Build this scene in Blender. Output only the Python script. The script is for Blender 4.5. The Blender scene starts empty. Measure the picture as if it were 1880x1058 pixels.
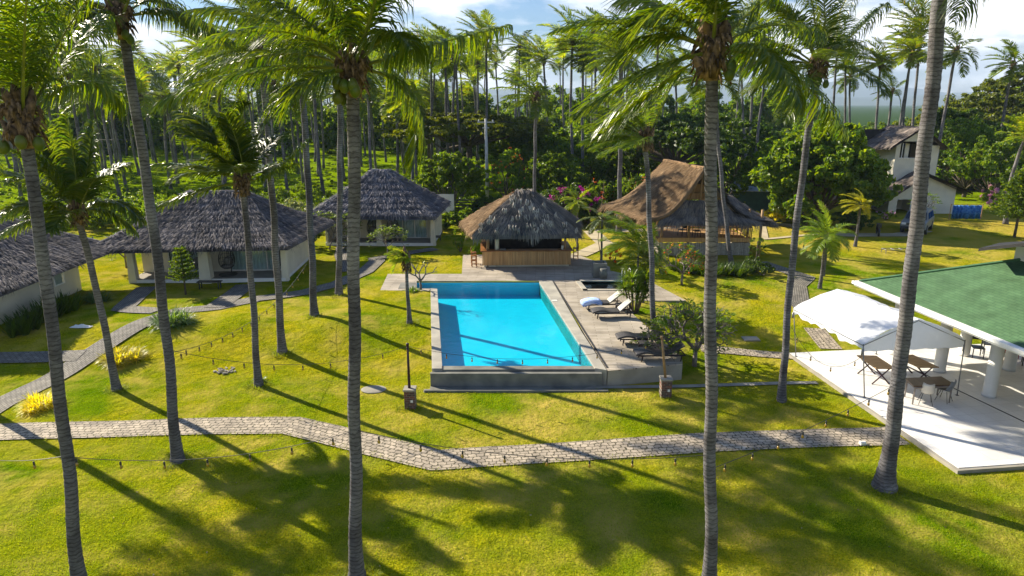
import bpy, math, random
import numpy as np
from math import sin, cos, tan, pi, radians, sqrt, atan, atan2
random.seed(7); RNG = np.random.default_rng(11)
SC = bpy.context.scene; COL = SC.collection
# ------------------------------------------------------------ camera
FPX, CX, CY, CAMH = 1254., 940., 529., 11.0
TH = atan((529-190)/FPX)
cd = bpy.data.cameras.new('camera'); cam = bpy.data.objects.new('camera', cd); COL.objects.link(cam)
cam.location = (0, 0, CAMH); cam.rotation_euler = (pi/2-TH, 0, 0)
cd.sensor_width = 36; cd.lens = FPX/1880*36; cd.clip_start = .1; cd.clip_end = 40000
SC.camera = cam
# ------------------------------------------------------------ light
SUN_EL, SUN_ROT = radians(31), radians(-54.6)
SUNV = (sin(SUN_ROT)*cos(SUN_EL), cos(SUN_ROT)*cos(SUN_EL), sin(SUN_EL))
W = bpy.data.worlds.new('World'); SC.world = W; W.use_nodes = True
nt = W.node_tree; nt.nodes.clear()
def N(t, kind, **kw):
    n = t.nodes.new(kind)
    for k, v in kw.items():
        if k.startswith('i_'):
            n.inputs[k[2:].replace('_', ' ')].default_value = v
        else: setattr(n, k, v)
    return n
sky = N(nt, 'ShaderNodeTexSky', sky_type='NISHITA', sun_disc=False, sun_elevation=SUN_EL, sun_rotation=SUN_ROT, air_density=1.3, dust_density=.6, ozone_density=2.5)
tc = N(nt, 'ShaderNodeTexCoord')
mp = N(nt, 'ShaderNodeMapping'); mp.inputs['Scale'].default_value = (1, 1, 3.2); mp.inputs['Location'].default_value = (.35, 0, .1)
ns = N(nt, 'ShaderNodeTexNoise', i_Scale=4.2, i_Detail=9., i_Roughness=.58)
rp = N(nt, 'ShaderNodeValToRGB'); rp.color_ramp.elements[0].position = .43; rp.color_ramp.elements[1].position = .58
hs = N(nt, 'ShaderNodeMix', data_type='RGBA')
ns2 = N(nt, 'ShaderNodeTexNoise', i_Scale=9., i_Detail=5.)
cr = N(nt, 'ShaderNodeValToRGB'); cr.color_ramp.elements[0].color = (8.5, 9.3, 10.6, 1); cr.color_ramp.elements[1].color = (15.0, 15.0, 15.2, 1)
cr.color_ramp.elements[0].position = .35; cr.color_ramp.elements[1].position = .6
bg = N(nt, 'ShaderNodeBackground', i_Strength=.052); ow = N(nt, 'ShaderNodeOutputWorld')
L = nt.links.new
tint = N(nt, 'ShaderNodeMix', data_type='RGBA', blend_type='MULTIPLY'); tint.inputs['Factor'].default_value = 1; tint.inputs['B'].default_value = (.62, .84, 1.22, 1)
L(sky.outputs['Color'], tint.inputs['A'])
L(tc.outputs['Generated'], mp.inputs['Vector']); L(mp.outputs['Vector'], ns.inputs['Vector']); L(mp.outputs['Vector'], ns2.inputs['Vector'])
sz = N(nt, 'ShaderNodeSeparateXYZ'); L(tc.outputs['Generated'], sz.inputs['Vector']); lm = N(nt, 'ShaderNodeMapRange'); lm.inputs['From Min'].default_value = .16; lm.inputs['From Max'].default_value = .42; lm.inputs['To Min'].default_value = 1; lm.inputs['To Max'].default_value = .1
L(sz.outputs['Z'], lm.inputs['Value']); mu = N(nt, 'ShaderNodeMath', operation='MULTIPLY'); L(ns.outputs['Fac'], rp.inputs['Fac']); L(rp.outputs['Color'], mu.inputs[0]); L(lm.outputs['Result'], mu.inputs[1]); L(mu.outputs[0], hs.inputs['Factor'])
L(ns2.outputs['Fac'], cr.inputs['Fac']); L(tint.outputs['Result'], hs.inputs['A']); L(cr.outputs['Color'], hs.inputs['B'])
L(hs.outputs['Result'], bg.inputs['Color']); L(bg.outputs['Background'], ow.inputs['Surface'])
sd = bpy.data.lights.new('sun', 'SUN'); sd.energy = 5.0; sd.angle = radians(.55); sd.color = (1, .9, .72)
so = bpy.data.objects.new('sun', sd); COL.objects.link(so)
from mathutils import Vector
so.rotation_euler = Vector(SUNV).to_track_quat('Z', 'Y').to_euler(); so.location = (-40, 40, 40)
vs = SC.view_settings; vs.view_transform = 'Standard'; vs.look = 'None'; vs.exposure = 1.12; vs.gamma = 1
SC.cycles.max_bounces = 7; SC.cycles.transparent_max_bounces = 12; SC.cycles.diffuse_bounces = 2
SC.cycles.glossy_bounces = 3; SC.cycles.transmission_bounces = 4; SC.cycles.use_denoising = True
SC.cycles.sample_clamp_indirect = 5; SC.cycles.caustics_reflective = False; SC.cycles.caustics_refractive = False
# ------------------------------------------------------------ geometry of the photograph
def ray(px, py):
    x = (px-CX)/FPX; y = -(py-CY)/FPX
    return np.array((x, cos(TH)+y*sin(TH), -sin(TH)+y*cos(TH)))
def at(px, py, z=0.):
    r = ray(px, py); t = (z-CAMH)/r[2]; return (r[0]*t, r[1]*t, z)
def atY(px, py, Y):
    r = ray(px, py); t = Y/r[1]; return (r[0]*t, Y, CAMH+r[2]*t)
def sst(a, b, x):
    t = min(1, max(0, (x-a)/(b-a))); return t*t*(3-2*t)
POOLC = [at(765, 516, .68), at(996, 516, .68), at(1118, 668, .68), at(795, 672, .68)]
def inpoly(x, y, P):
    c = False; n = len(P)
    for i in range(n):
        x1, y1 = P[i][:2]; x2, y2 = P[i-1][:2]
        if (y1 > y) != (y2 > y) and x < (x2-x1)*(y-y1)/(y2-y1)+x1: c = not c
    return c
def gh(x, y):
    w = sst(6, 12, x)
    h = .65*(sst(26, 32, y)*(1-w)+sst(27, 40, y)*w)
    m = sst(-22, -15, x)*(1-sst(-7, -5.3, x))
    h += m*.16*(math.exp(-((y-31.5)/2.2)**2)*(1+.5*sin(x*1.3)))
    h += .03*sin(x*.7+y*.35)*sin(y*.5-x*.2)*(1-sst(40, 60, y))*(1-sst(12, 13.5, x)*sst(17, 19, y)*(1-sst(29, 31, y)))
    if y > 90: h += 2.2*sst(90, 260, y)*sst(-20, 10, -x)*0
    return h
def gnd(px, py):
    z = 0.
    for _ in range(8):
        p = at(px, py, z); z = gh(p[0], p[1])
    return (p[0], p[1], z)
# ------------------------------------------------------------ materials
MATS = {}
def newmat(name):
    m = bpy.data.materials.new(name); m.use_nodes = True; t = m.node_tree
    return m, t, t.nodes['Principled BSDF'], t.nodes['Material Output']
def surf(name, c1, c2=None, scale=3., rough=.8, bump=0., bscale=None, stretch=(1, 1, 1), metal=0., spec=.3, detail=6., coords='Object', dist=0., pos=(.35, .65), island=0., bdist=.02):
    if name in MATS: return MATS[name]
    m, t, b, o = newmat(name); L = t.links.new
    b.inputs['Roughness'].default_value = rough; b.inputs['Metallic'].default_value = metal
    b.inputs['Specular IOR Level'].default_value = spec
    if c2 is None: c2 = tuple(c*.8 for c in c1)
    tc = N(t, 'ShaderNodeTexCoord'); mp = N(t, 'ShaderNodeMapping'); mp.inputs['Scale'].default_value = stretch
    ns = N(t, 'ShaderNodeTexNoise', i_Scale=scale, i_Detail=detail, i_Distortion=dist)
    rp = N(t, 'ShaderNodeValToRGB'); e = rp.color_ramp.elements
    e[0].position, e[1].position = pos; e[0].color = (*c1, 1); e[1].color = (*c2, 1)
    L(tc.outputs[coords], mp.inputs['Vector']); L(mp.outputs['Vector'], ns.inputs['Vector'])
    L(ns.outputs['Fac'], rp.inputs['Fac']); col = rp.outputs['Color']
    if island:
        g = N(t, 'ShaderNodeNewGeometry'); mr = N(t, 'ShaderNodeMapRange'); mr.inputs['To Min'].default_value = 1-island; mr.inputs['To Max'].default_value = 1+island
        mx = N(t, 'ShaderNodeMix', data_type='RGBA', blend_type='MULTIPLY'); mx.inputs['Factor'].default_value = 1
        L(g.outputs['Random Per Island'], mr.inputs['Value']); L(col, mx.inputs['A']); L(mr.outputs['Result'], mx.inputs['B']); col = mx.outputs['Result']
    L(col, b.inputs['Base Color'])
    if bump:
        n2 = N(t, 'ShaderNodeTexNoise', i_Scale=bscale or scale*4, i_Detail=5.); L(mp.outputs['Vector'], n2.inputs['Vector'])
        bp = N(t, 'ShaderNodeBump', i_Strength=bump, i_Distance=bdist); L(n2.outputs['Fac'], bp.inputs['Height']); L(bp.outputs['Normal'], b.inputs['Normal'])
    MATS[name] = m; return m
def leafmat(name, c1, c2, tl=.45, rough=.45, spec=.4, c3=None, tint=(1.5, 1.25, .25)):
    if name in MATS: return MATS[name]
    m, t, b, o = newmat(name); L = t.links.new
    g = N(t, 'ShaderNodeNewGeometry'); rp = N(t, 'ShaderNodeValToRGB'); e = rp.color_ramp.elements
    e[0].color = (*c1, 1); e[1].color = (*c2, 1)
    if c3:
        k = e.new(.9); k.color = (*c2, 1); e[2].position = .97; e[2].color = (*c3, 1)
    L(g.outputs['Random Per Island'], rp.inputs['Fac'])
    oi = N(t, 'ShaderNodeObjectInfo'); mr = N(t, 'ShaderNodeMapRange'); mr.inputs['To Min'].default_value = .75; mr.inputs['To Max'].default_value = 1.25
    L(oi.outputs['Random'], mr.inputs['Value'])
    mx = N(t, 'ShaderNodeMix', data_type='RGBA', blend_type='MULTIPLY'); mx.inputs['Factor'].default_value = 1
    L(rp.outputs['Color'], mx.inputs['A']); L(mr.outputs['Result'], mx.inputs['B'])
    L(mx.outputs['Result'], b.inputs['Base Color']); b.inputs['Roughness'].default_value = rough; b.inputs['Specular IOR Level'].default_value = spec
    tr = N(t, 'ShaderNodeBsdfTranslucent'); m2 = N(t, 'ShaderNodeMix', data_type='RGBA', blend_type='MULTIPLY'); m2.inputs['Factor'].default_value = 1
    m2.inputs['B'].default_value = (*[c*2.2 for c in tint], 1); L(mx.outputs['Result'], m2.inputs['A']); L(m2.outputs['Result'], tr.inputs['Color'])
    ms = N(t, 'ShaderNodeMixShader'); ms.inputs['Fac'].default_value = tl
    L(b.outputs['BSDF'], ms.inputs[1]); L(tr.outputs['BSDF'], ms.inputs[2]); L(ms.outputs['Shader'], o.inputs['Surface'])
    MATS[name] = m; return m
def schlick(t, f0=.02, normal=None):
    lw = N(t, 'ShaderNodeLayerWeight', i_Blend=.5); pw = N(t, 'ShaderNodeMath', operation='POWER'); pw.inputs[1].default_value = 5.; ma = N(t, 'ShaderNodeMath', operation='MULTIPLY_ADD'); ma.inputs[1].default_value = 1-f0; ma.inputs[2].default_value = f0
    if normal: t.links.new(normal, lw.inputs['Normal'])
    t.links.new(lw.outputs['Facing'], pw.inputs[0]); t.links.new(pw.outputs[0], ma.inputs[0]); return ma.outputs[0]
# ------------------------------------------------------------ mesh helpers
class MB:
    def __init__(s): s.v = []; s.f = []; s.m = []; s.n = 0; s.arr = []
    def add(s, v, f, mi=0):
        b = s.n; s.v.extend([tuple(p) for p in v]); s.n += len(v)
        s.f.extend([tuple(i+b for i in q) for q in f]); s.m.extend([mi]*len(f))
    def box(s, c, d, rz=0., mi=0, M=None):
        hx, hy, hz = d[0]/2, d[1]/2, d[2]/2; C, S_ = cos(rz), sin(rz); v = []
        for z in (-hz, hz):
            for x, y in ((-hx, -hy), (hx, -hy), (hx, hy), (-hx, hy)):
                v.append((c[0]+x*C-y*S_, c[1]+x*S_+y*C, c[2]+z))
        s.add(v, [(3, 2, 1, 0), (4, 5, 6, 7), (0, 1, 5, 4), (1, 2, 6, 5), (2, 3, 7, 6), (3, 0, 4, 7)], mi)
    def tube(s, pts, r, k=8, mi=0, cap=True):
        pts = [np.array(p, float) for p in pts]; n = len(pts); rs = r if hasattr(r, '__len__') else [r]*n
        v = []; prev = None
        for i, p in enumerate(pts):
            t = pts[min(i+1, n-1)]-pts[max(i-1, 0)]; t /= np.linalg.norm(t)+1e-9
            a = prev if prev is not None else (np.array((1., 0, 0)) if abs(t[0]) < .8 else np.array((0, 1., 0)))
            a = a-t*a.dot(t); a /= np.linalg.norm(a)+1e-9; prev = a; b = np.cross(t, a)
            for j in range(k):
                w = 2*pi*j/k; v.append(p+rs[i]*(a*cos(w)+b*sin(w)))
        f = [(i*k+j, i*k+(j+1) % k, (i+1)*k+(j+1) % k, (i+1)*k+j) for i in range(n-1) for j in range(k)]
        if cap: f += [tuple(range(k-1, -1, -1)), tuple(range((n-1)*k, n*k))]
        s.add(v, f, mi)
    def bar(s, a, b, w, mi=0): s.tube([a, b], w*.7, 4, mi)
    def lathe(s, c, prof, k=16, mi=0):
        v = [(c[0]+r*cos(2*pi*j/k), c[1]+r*sin(2*pi*j/k), c[2]+z) for r, z in prof for j in range(k)]; n = len(prof)
        f = [(i*k+j, i*k+(j+1) % k, (i+1)*k+(j+1) % k, (i+1)*k+j) for i in range(n-1) for j in range(k)]
        f += [tuple(range(k-1, -1, -1)), tuple(range((n-1)*k, n*k))]
        s.add(v, f, mi)
    def poly(s, P, z0, z1, mi=0):
        n = len(P)
        if sum(P[i-1][0]*P[i][1]-P[i][0]*P[i-1][1] for i in range(n)) < 0: P = P[::-1]
        v = [(p[0], p[1], z0) for p in P]+[(p[0], p[1], z1) for p in P]
        f = [tuple(range(n-1, -1, -1)), tuple(range(n, 2*n))]+[(i, (i+1) % n, (i+1) % n+n, i+n) for i in range(n)]
        s.add(v, f, mi)
    def quads(s, V, Q, mi=0): s.arr.append((V, Q, mi))
    def mesh(s, name, mats, smooth=False, off=(0, 0, 0)):
        if not isinstance(mats, (list, tuple)): mats = [mats]
        V = [np.array(s.v, float).reshape(-1, 3)]; sizes = [np.array([len(f) for f in s.f], int)]
        idx = [np.array([i for f in s.f for i in f], int)]; mi = [np.array(s.m, int)]; base = s.n
        for (v, q, m) in s.arr:
            V.append(v.reshape(-1, 3)); idx.append((q+base).ravel()); sizes.append(np.full(len(q), q.shape[1], int)); mi.append(np.full(len(q), m, int)); base += len(v.reshape(-1, 3))
        V = np.concatenate(V)-np.array(off); idx = np.concatenate(idx); sizes = np.concatenate(sizes); mi = np.concatenate(mi)
        me = bpy.data.meshes.new(name); me.vertices.add(len(V)); me.vertices.foreach_set('co', V.astype(np.float32).ravel())
        me.loops.add(len(idx)); me.loops.foreach_set('vertex_index', idx.astype(np.int32))
        me.polygons.add(len(sizes)); st = np.concatenate(([0], np.cumsum(sizes)[:-1])); me.polygons.foreach_set('loop_start', st.astype(np.int32))
        me.polygons.foreach_set('material_index', mi.astype(np.int32))
        me.polygons.foreach_set('use_smooth', np.full(len(sizes), smooth, bool))
        for m in mats: me.materials.append(m)
        me.update(calc_edges=True); me.validate(); return me
def obj(name, mb, mats, parent=None, smooth=False, off=(0, 0, 0), bevel=0.):
    me = mb.mesh(name, mats, smooth, off) if isinstance(mb, MB) else mb
    o = bpy.data.objects.new(name, me); COL.objects.link(o)
    if parent: o.parent = parent
    if bevel:
        b = o.modifiers.new('bevel', 'BEVEL'); b.width = bevel; b.segments = 2; b.limit_method = 'ANGLE'
    return o
def tag(o, label, cat, group=None):
    o['label'] = label; o['category'] = cat
    if group: o['group'] = group
    return o
def thing(name, loc, label, cat, group=None, rz=0.):
    o = bpy.data.objects.new(name, None); COL.objects.link(o); o.location = loc; o.rotation_euler = (0, 0, rz); o.empty_display_size = .2
    return tag(o, label, cat, group)
def copy_thing(root, loc, rz=0., label=None, group=None, sc=None):
    def cp(o, par):
        c = o.copy(); COL.objects.link(c); c.parent = par
        for ch in list(o.children): cp(ch, c)
        return c
    r = cp(root, None); r.location = loc; r.rotation_euler = (0, 0, rz)
    if sc is not None: r.scale = (sc, sc, sc) if not hasattr(sc, '__len__') else sc
    if label: r['label'] = label
    if group: r['group'] = group
    return r
def struct(o): o['kind'] = 'structure'; return o
def stuff(o, label, cat): o['kind'] = 'stuff'; o['label'] = label; o['category'] = cat; return o
# ------------------------------------------------------------ shared materials
M_bark = surf('palm_bark', (.15, .147, .155), (.085, .082, .09), scale=6., rough=.9, bump=.7, bscale=30., stretch=(1, 1, 2.5), dist=.6, bdist=.03)
def barkify(m):
    t = m.node_tree; b = t.nodes['Principled BSDF']; L = t.links.new
    tc = N(t, 'ShaderNodeTexCoord'); wv = N(t, 'ShaderNodeTexWave', wave_type='BANDS', bands_direction='Z', i_Scale=3.1, i_Distortion=4.2, i_Detail=4.)
    wv.inputs['Detail Scale'].default_value = 2.5
    rp = N(t, 'ShaderNodeValToRGB'); e = rp.color_ramp.elements; e[0].position = .0; e[0].color = (.5, .48, .46, 1); e[1].position = .3; e[1].color = (1, 1, 1, 1)
    L(tc.outputs['Object'], wv.inputs['Vector']); L(wv.outputs['Fac'], rp.inputs['Fac'])
    ns = N(t, 'ShaderNodeTexNoise', i_Scale=1.1, i_Detail=4.); rp2 = N(t, 'ShaderNodeValToRGB'); e = rp2.color_ramp.elements
    e[0].position = .36; e[0].color = (.75, .74, .74, 1); e[1].position = .66; e[1].color = (1.75, 1.8, 1.75, 1); L(tc.outputs['Object'], ns.inputs['Vector']); L(ns.outputs['Fac'], rp2.inputs['Fac'])
    src = b.inputs['Base Color'].links[0].from_socket
    mx = N(t, 'ShaderNodeMix', data_type='RGBA', blend_type='MULTIPLY'); mx.inputs['Factor'].default_value = 1
    m2 = N(t, 'ShaderNodeMix', data_type='RGBA', blend_type='MULTIPLY'); m2.inputs['Factor'].default_value = 1
    L(src, mx.inputs['A']); L(rp.outputs['Color'], mx.inputs['B']); L(mx.outputs['Result'], m2.inputs['A']); L(rp2.outputs['Color'], m2.inputs['B']); oi = N(t, 'ShaderNodeObjectInfo'); r3 = N(t, 'ShaderNodeValToRGB'); e = r3.color_ramp.elements; e[0].color = (.78, .78, .86, 1); e[1].color = (1.35, 1.24, 1.12, 1)
    n4 = N(t, 'ShaderNodeTexNoise', i_Scale=.45, i_Detail=3.); L(tc.outputs['Object'], n4.inputs['Vector']); av = N(t, 'ShaderNodeMath', operation='MULTIPLY_ADD'); av.inputs[1].default_value = .6; L(oi.outputs['Random'], av.inputs[0]); s2 = N(t, 'ShaderNodeMath', operation='MULTIPLY_ADD'); s2.inputs[1].default_value = 1.6; s2.inputs[2].default_value = -.6; L(n4.outputs['Fac'], s2.inputs[0]); L(s2.outputs[0], av.inputs[2]); L(av.outputs[0], r3.inputs['Fac'])
    m3 = N(t, 'ShaderNodeMix', data_type='RGBA', blend_type='MULTIPLY'); m3.inputs['Factor'].default_value = 1; L(m2.outputs['Result'], m3.inputs['A']); L(r3.outputs['Color'], m3.inputs['B']); L(m3.outputs['Result'], b.inputs['Base Color'])
barkify(M_bark)
M_wood = surf('tree_bark', (.16, .13, .10), (.07, .055, .045), scale=6., rough=.9, bump=.4)
M_frond = leafmat('frond_leaf', (.03, .075, .004), (.10, .14, .004), tl=.48, rough=.32, spec=.6)
M_frondy = leafmat('frond_leaf_young', (.09, .17, .01), (.17, .22, .015), tl=.5, rough=.38, spec=.5, c3=(.22, .2, .03))
M_rachis = surf('frond_stalk', (.22, .24, .03), (.13, .15, .02), rough=.5)
M_boot = surf('frond_boot_fibre', (.26, .17, .10), (.05, .032, .02), scale=9., rough=.95, bump=.5, island=.5)
M_coco = surf('green_coconut', (.07, .12, .01), (.12, .13, .02), scale=4., rough=.4)
M_leafA = leafmat('leaf_bright', (.04, .10, .005), (.13, .19, .008), tl=.45)
M_leafB = leafmat('leaf_mid', (.038, .10, .006), (.12, .18, .008), tl=.45)
M_leafC = leafmat('leaf_dark', (.025, .065, .006), (.07, .12, .008), tl=.35)
M_leafO = leafmat('leaf_olive', (.055, .09, .01), (.12, .15, .012), tl=.4)
M_leafY = leafmat('leaf_yellow', (.30, .34, .015), (.50, .46, .03), tl=.45)
M_leafS = leafmat('leaf_silver', (.10, .15, .09), (.22, .26, .18), tl=.25)
M_blade = leafmat('leaf_blade', (.05, .12, .03), (.11, .19, .05), tl=.35)
M_magenta = leafmat('petal_magenta', (.20, .006, .12), (.32, .012, .2), tl=.4, tint=(1, .5, 1))
M_orange = leafmat('petal_orange', (.45, .10, .02), (.55, .18, .03), tl=.4, tint=(1.2, .8, .5))
M_pink = leafmat('petal_pink', (.42, .24, .33), (.5, .33, .4), tl=.4, tint=(1, .7, 1))
M_white_p = leafmat('petal_white', (.6, .6, .5), (.75, .72, .55), tl=.3, tint=(1, 1, 1))
# ------------------------------------------------------------ palm fronds
def nrm(a): return a/(np.linalg.norm(a, axis=-1, keepdims=True)+1e-9)
DOWN = np.array((0, 0, -1.))
def frond(mb, P0, P1, P2, nl=55, ll=.95, w=.045, droop=.5, seg=3, rng=RNG, r0=.035, wind=(-.12, 0, 0), leaf=0, stalk=1, ragged=.15, t0=.14):
    P0, P1, P2 = [np.array(p, float) for p in (P0, P1, P2)]; wind = np.array(wind)
    B = lambda t: ((1-t)**2)[:, None]*P0+(2*t*(1-t))[:, None]*P1+(t*t)[:, None]*P2
    T = lambda t: nrm((2*(1-t))[:, None]*(P1-P0)+(2*t)[:, None]*(P2-P1))
    tr = np.linspace(0, 1, 10); pts = B(tr); mb.tube(list(pts), list(r0*(1-tr*.85)), 4, stalk, cap=False)
    hint = np.cross(nrm(P2-P0+1e-6), (0, 0, 1.))
    if np.linalg.norm(hint) < .25: hint = np.cross(P1-P0, P2-P0)
    if np.linalg.norm(hint) < 1e-3: hint = np.array((1., 0, 0))
    hint = nrm(hint)
    for sg in (-1, 1):
        t = np.clip(np.linspace(t0, 1, nl)+rng.normal(0, .25/nl, nl), 0, 1)
        b = B(t); tg = T(t); S = nrm(hint-tg*(tg@hint)[:, None]); Nn = np.cross(S, tg)
        Nn = np.where((Nn[:, 2:3] < 0), -Nn, Nn)
        prof = (.35+.65*np.sin(pi*np.clip(.06+.86*t, 0, 1))**.7)*(1-.45*np.maximum(0, t-.8)/.2)
        l = ll*prof*(1+rng.normal(0, ragged*.5, nl)); l = np.where(rng.random(nl) < ragged*.3, l*.45, l)
        d = nrm(S*sg*(.85+rng.normal(0, .1, nl))[:, None]+tg*(.35+.6*t+rng.normal(0, .04, nl))[:, None]+Nn*(.22+rng.normal(0, .05, nl))[:, None])
        c = [b]; ds = [d]; dr = droop*(1+rng.normal(0, .25, nl))[:, None]
        for k in range(seg):
            c.append(c[-1]+d*(l/seg)[:, None]); d = nrm(d+DOWN*dr*(.5+.5*k)+wind*(.6+.4*k)); ds.append(d)
        tw = rng.normal(0, .22, nl)[:, None]
        V = []; tap = [.55, 1., .85, .6, .1] if seg == 4 else ([.55, 1., .75, .08] if seg == 3 else [.6, 1., .1])
        for k in range(seg+1):
            wv = nrm(tg-ds[k]*np.sum(tg*ds[k], 1)[:, None]+Nn*tw)*w*tap[k]*.5
            V += [c[k]-wv, c[k]+wv]
        V = np.stack(V, 1); n2 = V.shape[1]
        q = np.array([(2*k, 2*k+1, 2*k+3, 2*k+2) for k in range(seg)])
        mb.quads(V, (np.arange(nl)*n2)[:, None, None].repeat(seg, 1).repeat(4, 2).reshape(-1, 4)+np.tile(q, (nl, 1)), leaf)
def rand_fronds(mb, C, n, Lf, rng, e0=78, e1=-22, wind=(-.5, .0, 0), az0=0., nl=30, ll=.8, w=.08, seg=2, droop=.5, r0=.03, leaf=0, sag=.8, skip=None):
    for i in range(n):
        az = az0+i*2.39996+rng.normal(0, .12); k = i/max(1, n-1); e = radians(e0+(e1-e0)*k**.85+rng.normal(0, 5))
        if skip and skip(az % (2*pi), k): continue
        d = np.array((cos(az)*cos(e), sin(az)*cos(e), sin(e))); d = nrm(d+np.array(wind)*.35)
        l = Lf*(.72+.28*sin(pi*min(1, k+.35)))*(1+rng.normal(0, .07))
        p0 = np.array(C)+d*.15; p1 = p0+d*l*.5; p2 = p1+nrm(d*.9+DOWN*sag*(.55+.6*k)+np.array(wind)*.9)*l*.55
        frond(mb, p0, p1, p2, nl, ll, w, droop, seg, rng, r0, wind=np.array(wind)*.35, leaf=leaf)
def boot(mb, C, r, rng, n=16, mi=0):
    C = np.array(C)+(0, 0, .12)
    for i in range(n):
        a = i*2.4; z = rng.uniform(-.45, .3); rr = r*rng.uniform(.75, 1.25)
        p = C+np.array((cos(a)*rr*.7, sin(a)*rr*.7, z)); q = C+np.array((cos(a)*rr*1.6, sin(a)*rr*1.6, z+rng.uniform(.1, .5)))
        mb.tube([p-(0, 0, .12), (p+q)/2, q], [.075, .10, .03], 5, mi)
    mb.lathe(C, [(r*.7, -.6), (r*1.0, -.35), (r*1.15, -.05), (r*.9, .3), (r*.4, .55)], 12, mi)
    for i in range(n*4):
        a = rng.uniform(0, 6.28); p = C+np.array((cos(a)*r*1.15, sin(a)*r*1.15, rng.uniform(-.45, .3))); q = p+np.array((cos(a)*.18, sin(a)*.18, -rng.uniform(.1, .32)))
        mb.tube([p, (p+q)/2+(0, 0, .08), q], [.02, .03, .006], 4, mi)
def trunk_mesh(mb, base, top, bend, r, k=14, step=.11, rng=RNG, flare=1.7, rtop=.78, rings=.05):
    base, top = np.array(base, float), np.array(top, float); mid = (base+top)/2+np.array(bend)
    n = max(8, int(np.linalg.norm(top-base)/step)); pts = []; rs = []
    for i in range(n+1):
        t = i/n; p = (1-t)**2*base+2*t*(1-t)*mid+t*t*top; hgt = t*np.linalg.norm(top-base)
        wob = np.array((sin(hgt*1.9+base[0])*.02, cos(hgt*1.5+base[1])*.02, 0)); pts.append(p+wob*(t > 0))
        rs.append(r*(1+(flare-1)*math.exp(-hgt/.45)+.12*math.exp(-hgt/2.))*(1-(1-rtop)*t)*(1+rings*((i % 2)-.5)*(1+rng.normal(0, .5))))
    pts[0] = pts[0]-(0, 0, .25); mb.tube(pts, rs, k)
def px_frond(C, ctrl, tip, Y1=0., Y2=0.):
    """a frond from crown C, given where its bend and tip stand, Y1/Y2 metres behind the crown"""
    return (C, atY(ctrl[0], ctrl[1], C[1]+Y1), atY(tip[0], tip[1], C[1]+Y2))
def near_palm(base_px, crown_px, bend, r, label, fronds, nrand, Lf, seed, ll=1., nl=80, w=.036, cocos=0, wind=(-.45, 0, .05), droop=.55, crown_dY=0., base=None, young=False, e0=80, e1=-15, flare=1.5, rtop=.88, group=None, skip=None, bootr=.17):
    rng = np.random.default_rng(seed); b = base or gnd(*base_px); C = atY(crown_px[0], crown_px[1], b[1]+crown_dY)
    t = thing('coconut_palm', b, label, 'palm tree', group); mb = MB(); trunk_mesh(mb, b, np.array(C)-(0, 0, .3), bend, r, rng=rng, flare=flare, rtop=rtop)
    obj('trunk', mb, M_bark, t, True, b)
    mb = MB()
    for f in fronds:
        frond(mb, *px_frond(C, *f), nl=nl, ll=ll, w=w, droop=droop*1.9, seg=4, rng=rng, ragged=.3, wind=np.array(wind)*.75, r0=.04, t0=.19)
    rand_fronds(mb, C, nrand, Lf, rng, e0, e1, wind, seed, nl=nl, ll=ll*.9, w=w, seg=3, droop=droop*1.3, r0=.035, skip=skip)
    obj('crown', mb, [M_frondy if young else M_frond, M_rachis], t, False, b)
    mb = MB(); boot(mb, np.array(C)-(0, 0, .05), bootr, rng); obj('frond_base', mb, M_boot, t, True, b)
    for i in range(cocos):
        a = rng.uniform(0, 6.28) if i > 3 else -pi/2+rng.uniform(-1.4, 1.4); q = np.array(C)+(cos(a)*.38, sin(a)*.38, -.25-rng.uniform(0, .3))
        mb = MB(); mb.lathe(q, [(.01, .14), (.06, .12), (.10, .04), (.105, -.03), (.07, -.11), (.01, -.14)][::-1], 10); obj('coconut', mb, M_coco, t, True, b)
    return t
# ------------------------------------------------------------ broadleaf trees and bushes
def leaves(mb, P, D, size, rng, mi=0, long=1.5, fold=.25):
    """one folded leaf (two quads) at each point, facing roughly along D"""
    n = len(P); s = size*(.7+.6*rng.random(n))[:, None]; nm_ = nrm(D*.7+rng.normal(0, .6, (n, 3)))
    a = nrm(np.cross(nm_, rng.normal(0, 1, (n, 3)))); b = np.cross(nm_, a)
    up = nm_*s*fold
    V = np.stack([P-a*s*long*.5, P+b*s*.5+up, P+a*s*long*.5, P-b*s*.5+up], 1)
    mb.quads(V, np.stack([np.arange(n)*4, np.arange(n)*4+1, np.arange(n)*4+2, np.arange(n)*4+3], 1), mi)
def canopy(mb, blobs, per, size, rng, mi=0, shell=.55, long=1.5):
    for (c, r) in blobs:
        r = np.array(r if hasattr(r, '__len__') else (r, r, r)); n = int(per*(r[0]*r[1]*r[2])**(2/3))
        k = max(3, int(n/42)); cen = nrm(rng.normal(0, 1, (k, 3)))*(shell+(1-shell)*rng.random((k, 1))**.5)
        cr = rng.uniform(.12, .3, k)
        for j in range(k):
            m = n//k; d = nrm(rng.normal(0, 1, (m, 3))); rad = rng.random((m, 1))**.45
            p = (cen[j]+d*rad*cr[j])*r+np.array(c); leaves(mb, p, nrm(d+cen[j]*.8+(0, 0, .35)), size, rng, mi, long)
def limbs(mb, base, tops, r, rng, rt=.03, k=7, mi=0, sag=.15):
    base = np.array(base, float)
    for tp in tops:
        tp = np.array(tp, float); m = base*.5+tp*.5+rng.normal(0, .1, 3)*np.linalg.norm(tp-base)*.6; m[2] -= sag*np.linalg.norm(tp-base)*.2
        mb.tube([base, (base+m)/2+rng.normal(0, .03, 3), m, tp], [r, r*.75, r*.5, rt], k, mi)
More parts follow.
